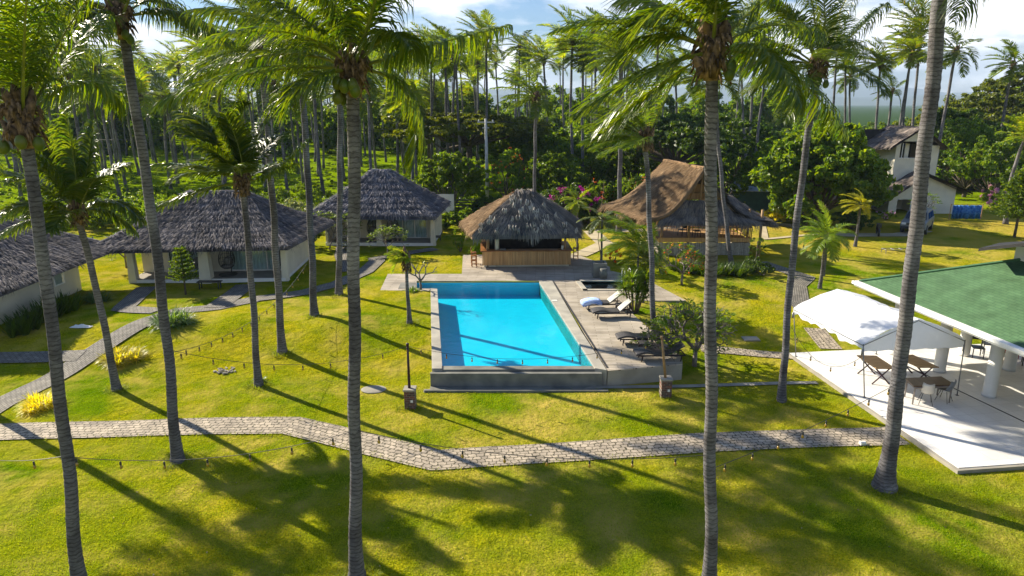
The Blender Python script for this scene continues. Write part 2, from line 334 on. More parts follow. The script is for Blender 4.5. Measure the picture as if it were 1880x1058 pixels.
def make_tree(name, loc, h, rx, label, cat='tree', mat=None, seed=1, size=.22, per=130, nb=9, trunk=.18, flat=.7, group=None, long=1.5, flowers=None, fper=.06, clear=.35):
    """crown of height h and half width rx on a trunk; in world coordinates about loc"""
    rng = np.random.default_rng(seed); t = thing(name, loc, label, cat, group); blobs = []; tops = []
    nb = int(nb*1.7)
    for i in range(nb):
        a = i*2.4+rng.uniform(0, .6); q = sqrt((i+.4)/nb)*rng.uniform(.85, 1.12); z = h*(clear+(1-clear)*(.35+.55*(1-q*q)*rng.uniform(.7, 1.1)))
        r = rx*rng.uniform(.18, .4); q *= 1.25 if i % 5 == 0 else 1; c = (cos(a)*rx*q*.68, sin(a)*rx*q*.68, z); blobs.append((c, (r, r, r*flat))); tops.append(c)
    mb = MB(); th = h*clear*1.05
    if th > .3:
        mb.tube([(0, 0, -.2), (rng.normal(0, .08), rng.normal(0, .08), th*.5), (0, 0, th)], [trunk*1.3, trunk, trunk*.85], 9)
    limbs(mb, (0, 0, th*.9), tops, trunk*.6, rng, trunk*.12); obj('trunk', mb, M_wood, t, True)
    mb = MB(); canopy(mb, blobs, per, size, rng, 0, long=long)
    ms = [mat or M_leafB]
    if flowers:
        canopy(mb, [(c, np.array(r)*1.06) for c, r in blobs], per*fper, size*.9, rng, 1, shell=.9, long=1.); ms.append(flowers)
    obj('crown', mb, ms, t); return t
def make_bush(name, loc, r, hgt, label, cat='bush', mat=None, seed=1, size=.09, per=500, group=None, flowers=None, fper=.1, long=1.5, nb=6):
    rng = np.random.default_rng(seed); t = thing(name, loc, label, cat, group); bl = []; tops = []
    for i in range(nb):
        a = i*2.4; q = sqrt((i+.3)/nb); rr = r*rng.uniform(.4, .6); c = (cos(a)*r*q*.6, sin(a)*r*q*.6, hgt*rng.uniform(.4, .68)); bl.append((c, (rr, rr, hgt*.38))); tops.append(c)
    mb = MB(); limbs(mb, (0, 0, -.05), tops, .04, rng, .01, 5); obj('stem', mb, M_wood, t)
    mb = MB(); canopy(mb, bl, per, size, rng, 0, shell=.3, long=long); ms = [mat or M_leafB]
    if flowers: canopy(mb, [(c, np.array(r_)*1.05) for c, r_ in bl], per*fper, size, rng, 1, shell=.85, long=1.); ms.append(flowers)
    obj('foliage', mb, ms, t); return t
def blades(mb, c, n, ln, w, rng, spread=.8, rad=.15, mi=0, arch=.6):
    """a tuft of arching strap leaves"""
    az = rng.uniform(0, 6.28, n); e = np.clip(rng.normal(1.1-spread*.5, spread*.4, n), .15, 1.5); l = ln*rng.uniform(.6, 1.1, n)
    d = np.stack([np.cos(az)*np.cos(e), np.sin(az)*np.cos(e), np.sin(e)], 1); p = np.array(c)+np.stack([np.cos(az)*rad*rng.random(n), np.sin(az)*rad*rng.random(n), np.zeros(n)], 1)
    s = nrm(np.cross(d, (0, 0, 1.))); V = []
    for k, tp in enumerate((.8, 1., .7, .06)):
        V += [p-s*w*tp*.5, p+s*w*tp*.5]; p = p+d*(l/3)[:, None]; d = nrm(d+DOWN*arch*(.4+.4*k))
    V = np.stack(V, 1); q = np.array([(0, 1, 3, 2), (2, 3, 5, 4), (4, 5, 7, 6)])
    mb.quads(V, (np.arange(n)*8)[:, None, None].repeat(3, 1).repeat(4, 2).reshape(-1, 4)+np.tile(q, (n, 1)), mi)
# ------------------------------------------------------------ thatch
def thatch_mat(name, cs, rough=.95):
    if name in MATS: return MATS[name]
    m, t, b, o = newmat(name); L = t.links.new; g = N(t, 'ShaderNodeNewGeometry'); rp = N(t, 'ShaderNodeValToRGB'); e = rp.color_ramp.elements
    e[0].color = (*cs[0], 1); e[1].color = (*cs[-1], 1)
    for i, c in enumerate(cs[1:-1]): k = e.new((i+1)/(len(cs)-1)); k.color = (*c, 1)
    ns = N(t, 'ShaderNodeTexNoise', i_Scale=.9, i_Detail=5.); tc = N(t, 'ShaderNodeTexCoord'); L(tc.outputs['Object'], ns.inputs['Vector'])
    mr = N(t, 'ShaderNodeMapRange'); mr.inputs['From Min'].default_value = .3; mr.inputs['From Max'].default_value = .7; mr.inputs['To Min'].default_value = .55; mr.inputs['To Max'].default_value = 1.35
    mx = N(t, 'ShaderNodeMix', data_type='RGBA', blend_type='MULTIPLY'); mx.inputs['Factor'].default_value = 1
    L(ns.outputs['Fac'], mr.inputs['Value']); L(g.outputs['Random Per Island'], rp.inputs['Fac']); L(rp.outputs['Color'], mx.inputs['A']); L(mr.outputs['Result'], mx.inputs['B'])
    L(mx.outputs['Result'], b.inputs['Base Color']); b.inputs['Roughness'].default_value = rough; b.inputs['Specular IOR Level'].default_value = .25
    MATS[name] = m; return m
M_thG = thatch_mat('thatch_grey', [(.05, .05, .055), (.11, .105, .115), (.18, .165, .165), (.28, .245, .23), (.14, .13, .13)])
M_thShade = thatch_mat('thatch_shaded', [(.08, .08, .085), (.15, .14, .135), (.20, .18, .16), (.26, .22, .17), (.34, .28, .21)])  # greyer copy for slopes turned from the sun, shade put into the colour
M_thP = thatch_mat('thatch_silvery', [(.07, .075, .09), (.12, .125, .15), (.09, .095, .11), (.24, .225, .23), (.46, .41, .40)])
M_thSun = thatch_mat('thatch_tan_sunlit', [(.11, .065, .035), (.22, .14, .075), (.36, .25, .14), (.26, .16, .08), (.16, .09, .04)])  # tan copy for sunward slopes, sunlight put into the colour
def slope(mb, A, B_, C_, D_, rng, sag=.25, dens=70, ln=.55, w=.05, rows=.38, lift=.05, mi=0, nu=14, nv=8, fringe=1., fl=.5, bul=.0, tuft=.0):
    """thatch between eave A-B and ridge D-C (A under D): base sheet, shaggy strands laid in courses, ragged eave"""
    A, B_, C_, D_ = [np.array(p, float) for p in (A, B_, C_, D_)]
    nrml = np.cross(B_-A, (C_+D_)/2-(A+B_)/2); nrml /= np.linalg.norm(nrml)
    if nrml[2] < 0: nrml = -nrml
    def S(u, v):
        u = np.asarray(u, float)[..., None]; v = np.asarray(v, float)[..., None]
        e = A+(B_-A)*u; r = D_+(C_-D_)*u
        return e+(r-e)*v-np.array((0, 0, 1.))*sag*np.sin(pi*v)*(1-v*.4)+nrml*bul*np.sin(pi*u)*np.sin(pi*v)
    g = S(*np.meshgrid(np.linspace(0, 1, nu+1), np.linspace(0, 1, nv+1))); Q = []
    for j in range(nv):
        for i in range(nu): a = j*(nu+1)+i; Q.append((a, a+1, a+nu+2, a+nu+1))
    mb.quads(g.reshape(-1, 3), np.array(Q), mi)
    und = g-np.array((0, 0, .22)); mb.quads(und.reshape(-1, 3), np.array(Q)[:, ::-1], mi)
    hl = np.linalg.norm((C_+D_)/2-(A+B_)/2); wl = (np.linalg.norm(B_-A)+np.linalg.norm(C_-D_))/2
    nr = max(2, int(hl/rows)); n = int(dens*hl*wl); wb = np.linalg.norm(B_-A); wt = np.linalg.norm(C_-D_)
    v = rng.random(n*2); keep = rng.random(n*2) < (wb+(wt-wb)*v)/max(wb, wt); v = v[keep][:n]; n = len(v); u = rng.random(n)
    v = (np.floor(v*nr)+rng.uniform(.55, 1.15, n))/nr; v = np.clip(v, .02, 1.02); L_ = ln*rng.uniform(.6, 1.25, n)
    p0 = S(u, v); dv = nrm(S(u, v-.08)-p0); side = nrm(B_-A); nn = nrml
    skew = side*rng.normal(0, .13, n)[:, None]; d = nrm(dv+skew)
    lf = (lift*rng.uniform(.5, 2.2, n)+tuft*(rng.random(n) < .25)*rng.random(n))[:, None]; ww = (w*rng.uniform(.6, 1.6, n))[:, None]*side*.5
    p1 = p0+d*(L_*.5)[:, None]+nn*lf*.9; p2 = p0+d*L_[:, None]+nn*lf*1.3+DOWN*.03
    p0 = p0+nn*.01
    V = np.stack([p0-ww*.7, p0+ww*.7, p1-ww, p1+ww, p2-ww*.35, p2+ww*.35], 1)
    qq = np.array([(0, 1, 3, 2), (2, 3, 5, 4)]); idx = (np.arange(n)*6)[:, None, None].repeat(2, 1).repeat(4, 2).reshape(-1, 4)+np.tile(qq, (n, 1)); mb.quads(V, idx, mi)
    # eave fringe
    m = int(45*wb*fringe)
    if m:
        u = rng.random(m); p0 = S(u, np.full(m, .04))+rng.normal(0, .05, (m, 1))*nrml; out = nrm(S(u, np.zeros(m))-S(u, np.full(m, .12)))
        l = fl*rng.uniform(.35, 1.15, m)*(.8+.35*np.sin(u*wb*2.1)+.2*np.sin(u*wb*5.3)); w2 = (w*.8*rng.uniform(.6, 1.4, m))[:, None]*side*.5
        p1 = p0+out*(l*.5)[:, None]; p2 = p1+nrm(out+DOWN*1.3+side*rng.normal(0, .15, m)[:, None])*(l*.7)[:, None]
        V = np.stack([p0-w2, p0+w2, p1-w2, p1+w2, p2-w2*.3, p2+w2*.3], 1); idx = (np.arange(m)*6)[:, None, None].repeat(2, 1).repeat(4, 2).reshape(-1, 4)+np.tile(qq, (m, 1)); mb.quads(V, idx, mi)
def ridge_cap(mb, a, b, rng, n=None, ln=.5, w=.07, mi=0, r=.12):
    a, b = np.array(a, float), np.array(b, float); L_ = np.linalg.norm(b-a); n = n or int(L_*28); k = 6
    mb.tube([a+(b-a)*i/k+rng.normal(0, .02, 3) for i in range(k+1)], r, 6, mi)
    t = rng.random(n); p = a+(b-a)*t[:, None]; side = nrm(np.cross(b-a, (0, 0, 1.))); sg = np.sign(rng.random(n)-.5)[:, None]
    d = nrm(side*sg+DOWN*rng.uniform(.3, 1.2, (n, 1))+rng.normal(0, .25, (n, 3))); l = (ln*rng.uniform(.5, 1.2, n))[:, None]; p0 = p+(0, 0, r*.8)
    wv = nrm(b-a)*w*.5; V = np.stack([p0-wv, p0+wv, p0+d*l*.5-wv+(0, 0, .05), p0+d*l*.5+wv+(0, 0, .05), p0+d*l-wv*.3, p0+d*l+wv*.3], 1)
    qq = np.array([(0, 1, 3, 2), (2, 3, 5, 4)]); mb.quads(V, (np.arange(n)*6)[:, None, None].repeat(2, 1).repeat(4, 2).reshape(-1, 4)+np.tile(qq, (n, 1)), mi)
def hip_roof(E, R0, R1, rng, **kw):
    """E = four eave corners (front left, front right, back right, back left); R0-R1 the ridge, left to right"""
    mb = MB(); cap = kw.pop('cap', True)
    slope(mb, E[0], E[1], R1, R0, rng, **kw); slope(mb, E[1], E[2], R1, R1, rng, **kw)
    slope(mb, E[2], E[3], R0, R1, rng, **kw); slope(mb, E[3], E[0], R0, R0, rng, **kw)
    if cap:
        ridge_cap(mb, R0, R1, rng); s = np.array((0, 0, 1.))*kw.get('sag', .25)
        for e, r in ((E[0], R0), (E[1], R1), (E[2], R1), (E[3], R0)):
            e = np.array(e, float); r = np.array(r, float); m = (e+r)/2-s; ridge_cap(mb, r, m, rng, r=.07); ridge_cap(mb, m, e, rng, r=.07)
    return mb
# ------------------------------------------------------------ ground
def axis(lo, hi, step, far, g=1.25):
    a = list(np.arange(lo, hi+1e-6, step)); s = step; x = hi; r = []
    while x < far: s *= g; x += s; r.append(x)
    s = step; x = lo; l = []
    while x > -far: s *= g; x -= s; l.append(x)
    return l[::-1]+a+r
gx, gy = axis(-34, 34, .32, 12000), axis(8, 62, .32, 15000)
def lawn_mat():
    m, t, b, o = newmat('lawn'); L = t.links.new; tc = N(t, 'ShaderNodeTexCoord'); P = tc.outputs['Object']
    def noise(s, d, v=P, **k):
        n = N(t, 'ShaderNodeTexNoise', i_Scale=s, i_Detail=d, **k); L(v, n.inputs['Vector']); return n.outputs['Fac']
    def ramp(f, a, b_, c1, c2):
        r = N(t, 'ShaderNodeValToRGB'); e = r.color_ramp.elements; e[0].position = a; e[1].position = b_; e[0].color = (*c1, 1); e[1].color = (*c2, 1); L(f, r.inputs['Fac']); return r.outputs['Color']
    big = ramp(noise(.22, 4., i_Distortion=.5), .36, .62, (.125, .195, .003), (.30, .275, .008))
    mid = ramp(noise(1.3, 7.), .3, .72, (.70, .82, .6), (1.25, 1.15, 1.2))
    fine = ramp(noise(17, 6.), .32, .68, (.5, .6, .5), (1.42, 1.34, 1.4))
    m1 = N(t, 'ShaderNodeMix', data_type='RGBA', blend_type='MULTIPLY'); m1.inputs['Factor'].default_value = 1; L(big, m1.inputs['A']); L(mid, m1.inputs['B'])
    m2 = N(t, 'ShaderNodeMix', data_type='RGBA', blend_type='MULTIPLY'); m2.inputs['Factor'].default_value = 1; L(m1.outputs['Result'], m2.inputs['A']); L(fine, m2.inputs['B'])
    # dry straw colour of the open ground on the far right
    sx = N(t, 'ShaderNodeSeparateXYZ'); L(P, sx.inputs['Vector'])
    def rng_(s, a, b_): r = N(t, 'ShaderNodeMapRange'); r.inputs['From Min'].default_value = a; r.inputs['From Max'].default_value = b_; L(s, r.inputs['Value']); return r.outputs['Result']
    my = N(t, 'ShaderNodeMath', operation='MULTIPLY'); L(rng_(sx.outputs['Y'], 44, 52), my.inputs[0]); L(rng_(sx.outputs['X'], 0, 8), my.inputs[1])
    mz = N(t, 'ShaderNodeMath', operation='MULTIPLY'); L(my.outputs[0], mz.inputs[0]); L(rng_(noise(.35, 4.), .3, .55), mz.inputs[1])
    m3 = N(t, 'ShaderNodeMix', data_type='RGBA'); m3.inputs['B'].default_value = (.42, .31, .05, 1); mk = N(t, 'ShaderNodeMath', operation='MULTIPLY'); mk.inputs[1].default_value = .7
    L(mz.outputs[0], mk.inputs[0]); L(mk.outputs[0], m3.inputs['Factor']); ms_ = N(t, 'ShaderNodeMix', data_type='RGBA'); ms_.inputs['B'].default_value = (.44, .34, .07, 1); q1 = N(t, 'ShaderNodeMath', operation='MULTIPLY'); q2 = N(t, 'ShaderNodeMath', operation='MULTIPLY'); q2.inputs[1].default_value = .95
    xy = N(t, 'ShaderNodeVectorMath', operation='DISTANCE'); xy.inputs[1].default_value = (2.5, 22.5, 0); sc_ = N(t, 'ShaderNodeVectorMath', operation='MULTIPLY'); sc_.inputs[1].default_value = (1, 1, 0); L(P, sc_.inputs[0]); L(sc_.outputs[0], xy.inputs[0])
    ad = N(t, 'ShaderNodeMath', operation='ADD'); L(rng_(noise(.9, 7.), .40, .72), ad.inputs[0]); rr_ = rng_(xy.outputs['Value'], 9, 1); rm = N(t, 'ShaderNodeMath', operation='MULTIPLY'); rm.inputs[1].default_value = .5; L(rr_, rm.inputs[0]); L(rm.outputs[0], ad.inputs[1]); L(ad.outputs[0], q1.inputs[0]); L(rng_(noise(.35, 3.), .35, .6), q1.inputs[1]); L(q1.outputs[0], q2.inputs[0]); L(q2.outputs[0], ms_.inputs['Factor']); L(m2.outputs['Result'], ms_.inputs['A']); L(ms_.outputs['Result'], m3.inputs['A'])
    # meadow beyond is greener, far land turns to a plain green
    m4 = N(t, 'ShaderNodeMix', data_type='RGBA'); m4.inputs['B'].default_value = (.17, .25, .003, 1); fy = rng_(sx.outputs['Y'], 62, 76)
    m5 = N(t, 'ShaderNodeMix', data_type='RGBA'); L(m3.outputs['Result'], m4.inputs['A']); L(fy, m4.inputs['Factor'])
    m5.inputs['B'].default_value = (.035, .07, .02, 1); L(rng_(sx.outputs['Y'], 230, 300), m5.inputs['Factor']); L(m4.outputs['Result'], m5.inputs['A'])
    L(m5.outputs['Result'], b.inputs['Base Color']); b.inputs['Roughness'].default_value = .85; b.inputs['Specular IOR Level'].default_value = 0.
    bp = N(t, 'ShaderNodeBump', i_Strength=.9, i_Distance=.05); L(noise(22, 6.), bp.inputs['Height'])
    b2 = N(t, 'ShaderNodeBump', i_Strength=.7, i_Distance=.14); L(noise(3.5, 4.), b2.inputs['Height']); L(bp.outputs['Normal'], b2.inputs['Normal']); L(b2.outputs['Normal'], b.inputs['Normal'])
    return m
M_lawn = lawn_mat()
gv = []
def inset(P, d):
    c = np.mean([p[:2] for p in P], 0); return [tuple(np.array(p[:2])+(c-np.array(p[:2]))/np.linalg.norm(c-np.array(p[:2]))*d) for p in P]
WATP = [at(x, y, .68) for x, y in ((765, 519), (990, 519), (1088, 671), (812, 671), (803, 531), (765, 531))]
WADE = [at(1060, 516, .68), at(1150, 516, .68), at(1150, 533, .68), at(1074, 533, .68)]; WIN = inset(WADE, .1)
for y in gy:
    for x in gx:
        z = gh(x, y) if abs(x) < 200 and y < 400 else .65
        gv.append((x, y, z))
nx = len(gx); hol = [inpoly(x, y, WATP) or inpoly(x, y, WIN) for y in gy for x in gx]; gf = [(j*nx+i, j*nx+i+1, (j+1)*nx+i+1, (j+1)*nx+i) for j in range(len(gy)-1) for i in range(nx-1) if not (hol[j*nx+i] or hol[j*nx+i+1] or hol[j*nx+nx+i] or hol[j*nx+nx+i+1])]
mb = MB(); mb.add(gv, gf); struct(obj('ground', mb, M_lawn, smooth=True))
# ------------------------------------------------------------ paving
def paver_mat(name, c1, c2, gap, sx, sy, off=.5, dist=.0, rough=.85):
    m, t, b, o = newmat(name); L = t.links.new; tc = N(t, 'ShaderNodeTexCoord'); br = N(t, 'ShaderNodeTexBrick', i_Scale=1., offset=off)
    br.inputs['Color1'].default_value = (*c1, 1); br.inputs['Color2'].default_value = (*c2, 1); br.inputs['Mortar'].default_value = (*gap, 1)
    br.inputs['Brick Width'].default_value = sx; br.inputs['Row Height'].default_value = sy; br.inputs['Mortar Size'].default_value = .018; br.inputs['Mortar Smooth'].default_value = .3
    ns = N(t, 'ShaderNodeTexNoise', i_Scale=7., i_Detail=2.); vm = N(t, 'ShaderNodeVectorMath', operation='MULTIPLY_ADD'); vm.inputs[1].default_value = (dist, dist, 0)
    L(tc.outputs['UV'], ns.inputs['Vector']); L(ns.outputs['Color'], vm.inputs[0]); L(tc.outputs['UV'], vm.inputs[2]); L(vm.outputs['Vector'], br.inputs['Vector'])
    n2 = N(t, 'ShaderNodeTexNoise', i_Scale=2.2, i_Detail=8.); L(tc.outputs['UV'], n2.inputs['Vector']); mr = N(t, 'ShaderNodeMapRange'); mr.inputs['From Min'].default_value = .3; mr.inputs['From Max'].default_value = .7; mr.inputs['To Min'].default_value = .65; mr.inputs['To Max'].default_value = 1.25
    mx = N(t, 'ShaderNodeMix', data_type='RGBA', blend_type='MULTIPLY'); mx.inputs['Factor'].default_value = 1; L(n2.outputs['Fac'], mr.inputs['Value']); L(br.outputs['Color'], mx.inputs['A']); L(mr.outputs['Result'], mx.inputs['B'])
    L(mx.outputs['Result'], b.inputs['Base Color']); b.inputs['Roughness'].default_value = rough
    bp = N(t, 'ShaderNodeBump', i_Strength=.8, i_Distance=.015, invert=True); L(br.outputs['Fac'], bp.inputs['Height']); L(bp.outputs['Normal'], b.inputs['Normal']); return m
M_pav = paver_mat('interlocking_pavers', (.47, .39, .29), (.33, .275, .21), (.07, .06, .03), .24, .19, dist=.2)
M_pavg = paver_mat('grey_pavers', (.24, .215, .18), (.18, .165, .14), (.06, .055, .04), .24, .12, dist=.03)
M_conc = surf('concrete', (.36, .33, .27), (.26, .24, .20), scale=1.3, rough=.85, bump=.15, detail=9.)
M_track = surf('worn_track', (.50, .42, .28), (.38, .32, .2), scale=.8, rough=.9, bump=.2)
def strip(name, pts, w, mat, dz=.035, px=True, thick=.12):
    P = [np.array(gnd(*p)[:2]) if px else np.array(p) for p in pts]
    # resample
    R = []
    for i in range(len(P)-1):
        n = max(1, int(np.linalg.norm(P[i+1]-P[i])/.4)); R += [P[i]+(P[i+1]-P[i])*k/n for k in range(n)]
    R.append(P[-1]); n = len(R); V = []; uv = []; s = 0; K = 6
    for i in range(n):
        a = R[max(0, i-1)]; b = R[min(n-1, i+1)]; d = (b-a)/np.linalg.norm(b-a); nn = np.array((-d[1], d[0]))
        if i: s += np.linalg.norm(R[i]-R[i-1])
        ww = w if not hasattr(w, '__call__') else w(i/(n-1))
        for j in range(K+1):
            q = R[i]+nn*(j/K-.5)*ww; z = max(gh(q[0], q[1]), gh(q[0]+.15, q[1]+.1), gh(q[0]-.15, q[1]-.1))+dz; V.append((q[0], q[1], z)); uv.append((s, (j/K)*ww))
    m = K+1; F = [(i*m+j, (i+1)*m+j, (i+1)*m+j+1, i*m+j+1) for i in range(n-1) for j in range(K)]
    mb = MB(); mb.add(V, [f[::-1] for f in F]); me = mb.mesh(name, mat, True); ul = me.uv_layers.new(name='UVMap')
    li = np.zeros(len(me.loops), int); me.loops.foreach_get('vertex_index', li); ul.data.foreach_set('uv', np.array(uv, np.float32)[li].ravel())
    o = obj(name, me, mat); return struct(o)
strip('path_front', [(-120, 801), (0, 794), (290, 786), (400, 783), (535, 782), (600, 797), (700, 822), (800, 846), (900, 839), (1100, 827), (1300, 813), (1480, 806), (1650, 801)], 1.28, M_pav)
strip('path_left', [(-90, 800), (0, 743), (60, 714), (160, 656), (275, 588), (330, 571), (400, 565), (470, 550)], 1.15, M_pavg)
strip('path_side', [(-60, 660), (60, 658), (150, 655)], .95, M_pavg, dz=.05)
strip('path_bungalow', [(470, 550), (560, 538), (620, 522), (670, 500), (692, 480), (690, 474)], 1.1, M_pavg, dz=.05)
strip('path_porch', [(290, 572), (225, 568), (270, 528)], 1.1, M_pavg, dz=.045)
strip('path_porch_right', [(395, 566), (432, 540), (452, 524)], 1.2, M_pavg, dz=.055)
strip('path_hut_steps', [(640, 500), (630, 470), (632, 455)], 1.2, M_pavg, dz=.06)
strip('path_hut_door', [(692, 476), (765, 463), (800, 458)], 1.0, M_pavg, dz=.06)
strip('path_plumeria', [(1285, 640), (1340, 645), (1400, 651), (1455, 655)], .75, M_pav)
strip('path_mat', [(1494, 604), (1526, 642)], 1.0, M_pav)
strip('path_kerb', [(778, 719), (900, 716), (1050, 713), (1150, 712), (1300, 709), (1500, 704)], .28, M_conc)
strip('path_garden', [(1490, 585), (1466, 555), (1462, 525), (1480, 510), (1425, 492), (1395, 482)], 1.1, M_pavg)
strip('road', [(1085, 425), (1200, 423), (1280, 413), (1420, 412), (1480, 417), (1550, 432), (1650, 432), (1700, 424)], lambda t: 1.1+.5*sin(t*3), M_track)
strip('road_end', [(1062, 470), (1110, 448), (1085, 425)], 1.3, M_track, dz=.045)
strip('road_spur', [(1400, 412), (1405, 440), (1560, 425)], .5, M_track, dz=.05)
# ------------------------------------------------------------ pool and deck
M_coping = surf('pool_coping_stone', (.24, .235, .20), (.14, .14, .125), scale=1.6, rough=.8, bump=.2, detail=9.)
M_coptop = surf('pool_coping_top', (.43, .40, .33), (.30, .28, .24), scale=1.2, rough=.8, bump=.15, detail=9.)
M_slot = surf('overflow_slot', (.03, .03, .03), (.05, .05, .05))
def deck_mat():
    m, t, b, o = newmat('deck_boards'); L = t.links.new; tc = N(t, 'ShaderNodeTexCoord'); br = N(t, 'ShaderNodeTexBrick', i_Scale=1.)
    mp = N(t, 'ShaderNodeMapping'); mp.inputs['Rotation'].default_value = (0, 0, .05)
    br.inputs['Color1'].default_value = (.45, .39, .31, 1); br.inputs['Color2'].default_value = (.34, .29, .22, 1); br.inputs['Mortar'].default_value = (.19, .16, .12, 1)
    br.inputs['Brick Width'].default_value = 1.2; br.inputs['Row Height'].default_value = .2; br.inputs['Mortar Size'].default_value = .012
    L(tc.outputs['Object'], mp.inputs['Vector']); L(mp.outputs['Vector'], br.inputs['Vector'])
    n2 = N(t, 'ShaderNodeTexNoise', i_Scale=.9, i_Detail=9.); L(tc.outputs['Object'], n2.inputs['Vector']); mr = N(t, 'ShaderNodeMapRange'); mr.inputs['From Min'].default_value = .3; mr.inputs['From Max'].default_value = .7; mr.inputs['To Min'].default_value = .7; mr.inputs['To Max'].default_value = 1.2
    mx = N(t, 'ShaderNodeMix', data_type='RGBA', blend_type='MULTIPLY'); mx.inputs['Factor'].default_value = 1; L(n2.outputs['Fac'], mr.inputs['Value']); L(br.outputs['Color'], mx.inputs['A']); L(mr.outputs['Result'], mx.inputs['B'])
    L(mx.outputs['Result'], b.inputs['Base Color']); b.inputs['Roughness'].default_value = .75; return m
M_deck = deck_mat(); DZ = .68
a_ = lambda *p: [at(x, y, DZ) for x, y in p]
mb = MB(); mbb = MB()
for P in (a_((712, 503), (848, 503), (1062, 497), (1120, 497), (1190, 514), (1191, 516), (706, 516)),
          a_((848, 503), (850, 468), (1062, 468), (1120, 490), (1120, 497), (1062, 497)),
          a_((698, 533), (706, 516), (765, 516), (765, 530), (790, 530), (788, 534)),
          a_((1151, 516), (1191, 516), (1260, 552), (1152, 552)),
          a_((1015, 516), (1060, 516), (1074, 533), (1151, 533), (1152, 552), (1160, 575), (1215, 625), (1252, 655), (1253, 668), (1116, 681))):
    mb.poly(P, DZ-.05, DZ); mbb.poly(P, -.5, DZ-.052)
struct(obj('pool_deck', mb, M_deck)); struct(obj('pool_deck_base', mbb, M_conc))
def tile_mat(name, c1, c2, sc=12., rough=.35):
    return surf(name, c1, c2, scale=sc, rough=rough)
M_poolt = tile_mat('pool_tile', (.09, .60, .80), (.12, .66, .84), 1.2)
M_wadet = tile_mat('wading_tile', (.05, .36, .44), (.05, .42, .5), 1.2)
def water_mat():
    m, t, b, o = newmat('pool_water'); L = t.links.new; t.nodes.remove(b)
    tr = N(t, 'ShaderNodeBsdfTransparent'); tr.inputs['Color'].default_value = (.22, .95, 1, 1)
    gl = N(t, 'ShaderNodeBsdfGlossy'); gl.inputs['Roughness'].default_value = .04
    ns = N(t, 'ShaderNodeTexNoise', i_Scale=3.2, i_Detail=4.); tc = N(t, 'ShaderNodeTexCoord'); L(tc.outputs['Object'], ns.inputs['Vector'])
    bp = N(t, 'ShaderNodeBump', i_Strength=.35, i_Distance=.03); L(ns.outputs['Fac'], bp.inputs['Height']); L(bp.outputs['Normal'], gl.inputs['Normal']); fr_ = schlick(t, .02, bp.outputs['Normal'])
    ms = N(t, 'ShaderNodeMixShader'); L(fr_, ms.inputs[0]); L(tr.outputs[0], ms.inputs[1]); L(gl.outputs[0], ms.inputs[2]); L(ms.outputs[0], o.inputs['Surface']); return m
M_water = water_mat()
def basin(P, zb, zt):
    m = MB(); n = len(P); m.add([(p[0], p[1], zb) for p in P]+[(p[0], p[1], zt) for p in P], [tuple(range(n))]+[(i, i+n, (i+1) % n+n, (i+1) % n) for i in range(n)]); return m
sp = thing('swimming_pool', at(900, 600, DZ), 'large rectangular bright blue swimming pool with grey coping and raised front wall', 'swimming pool'); so_ = sp.location
WAT = a_((765, 519), (990, 519), (1088, 671), (812, 671), (803, 531), (765, 531))
obj('basin', basin(WAT, -.12, DZ-.02), M_poolt, sp, off=so_)
mb = MB(); mb.add([(p[0], p[1], DZ-.07) for p in WAT], [tuple(range(5, -1, -1))]); obj('water', mb, M_water, sp, off=so_)
mb = MB()
for P in (a_((1010.5, 516.3), (990, 519), (1088, 671), (1110, 671), (1066, 618), (1072, 618), ), ): pass
R0 = a_((996, 516.3), (1014, 516.3), (1068, 610), (1114.5, 681), (1092, 677), (1088, 671), (990, 519), (990, 516.3))
mb.poly(a_((790.5, 530.3), (803, 531), (812, 671), (812, 678), (793, 678)), -.4, DZ+.03)
mb.poly([R0[0], R0[1], R0[2], R0[3], R0[4], R0[5], R0[6], R0[7]], -.4, DZ+.03)
obj('coping', mb, M_coptop, sp, off=so_, bevel=.015)
mb = MB(); F0 = a_((793, 678.5), (812, 678.5), (1092, 677.5), (1114.5, 681.5)); fl = [at(812, 671.3, DZ), at(1088, 671.3, DZ), at(1092, 677, DZ), at(812, 678, DZ)]
mb.poly(fl, -.4, DZ-.02)
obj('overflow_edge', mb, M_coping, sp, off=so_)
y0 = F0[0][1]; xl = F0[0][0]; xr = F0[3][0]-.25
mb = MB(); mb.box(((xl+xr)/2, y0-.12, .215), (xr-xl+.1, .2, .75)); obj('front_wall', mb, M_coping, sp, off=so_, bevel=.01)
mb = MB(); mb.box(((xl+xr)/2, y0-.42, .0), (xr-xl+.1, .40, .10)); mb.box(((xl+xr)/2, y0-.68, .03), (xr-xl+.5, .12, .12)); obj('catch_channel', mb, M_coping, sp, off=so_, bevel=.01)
mb = MB(); a, b = np.array(at(1014.8, 517, DZ)), np.array(at(1114, 676, DZ)); d = (b-a)/np.linalg.norm(b-a)
mb.box(tuple((a+b)/2+(.03, 0, .006)), (np.linalg.norm(b-a), .09, .02), atan2(d[1], d[0])); obj('overflow_slot', mb, M_slot, sp, off=so_)
M_skim = surf('skimmer_lid', (.7, .68, .62)); q = at(1018, 552, DZ+.035); mb = MB(); mb.box(q, (.28, .28, .02), .1); obj('skimmer_lid', mb, M_skim, sp, off=so_)
wp = thing('wading_pool', at(1100, 525, DZ), 'small shallow dark teal wading pool set in the deck behind the loungers', 'pool'); wo = wp.location
obj('basin', basin(WADE[::-1] if False else WADE, .1, DZ-.02), M_wadet, wp, off=wo)
mb = MB(); mb.add([(p[0], p[1], DZ-.09) for p in WADE], [(3, 2, 1, 0)]); obj('water', mb, M_water, wp, off=wo)
mb = MB()
for p, q in zip(WADE, WADE[1:]+WADE[:1]):
    p, q = np.array(p), np.array(q); d = q-p; mb.box(tuple((p+q)/2+(0, 0, .015)), (np.linalg.norm(d)+.28, .28, .06), atan2(d[1], d[0]))
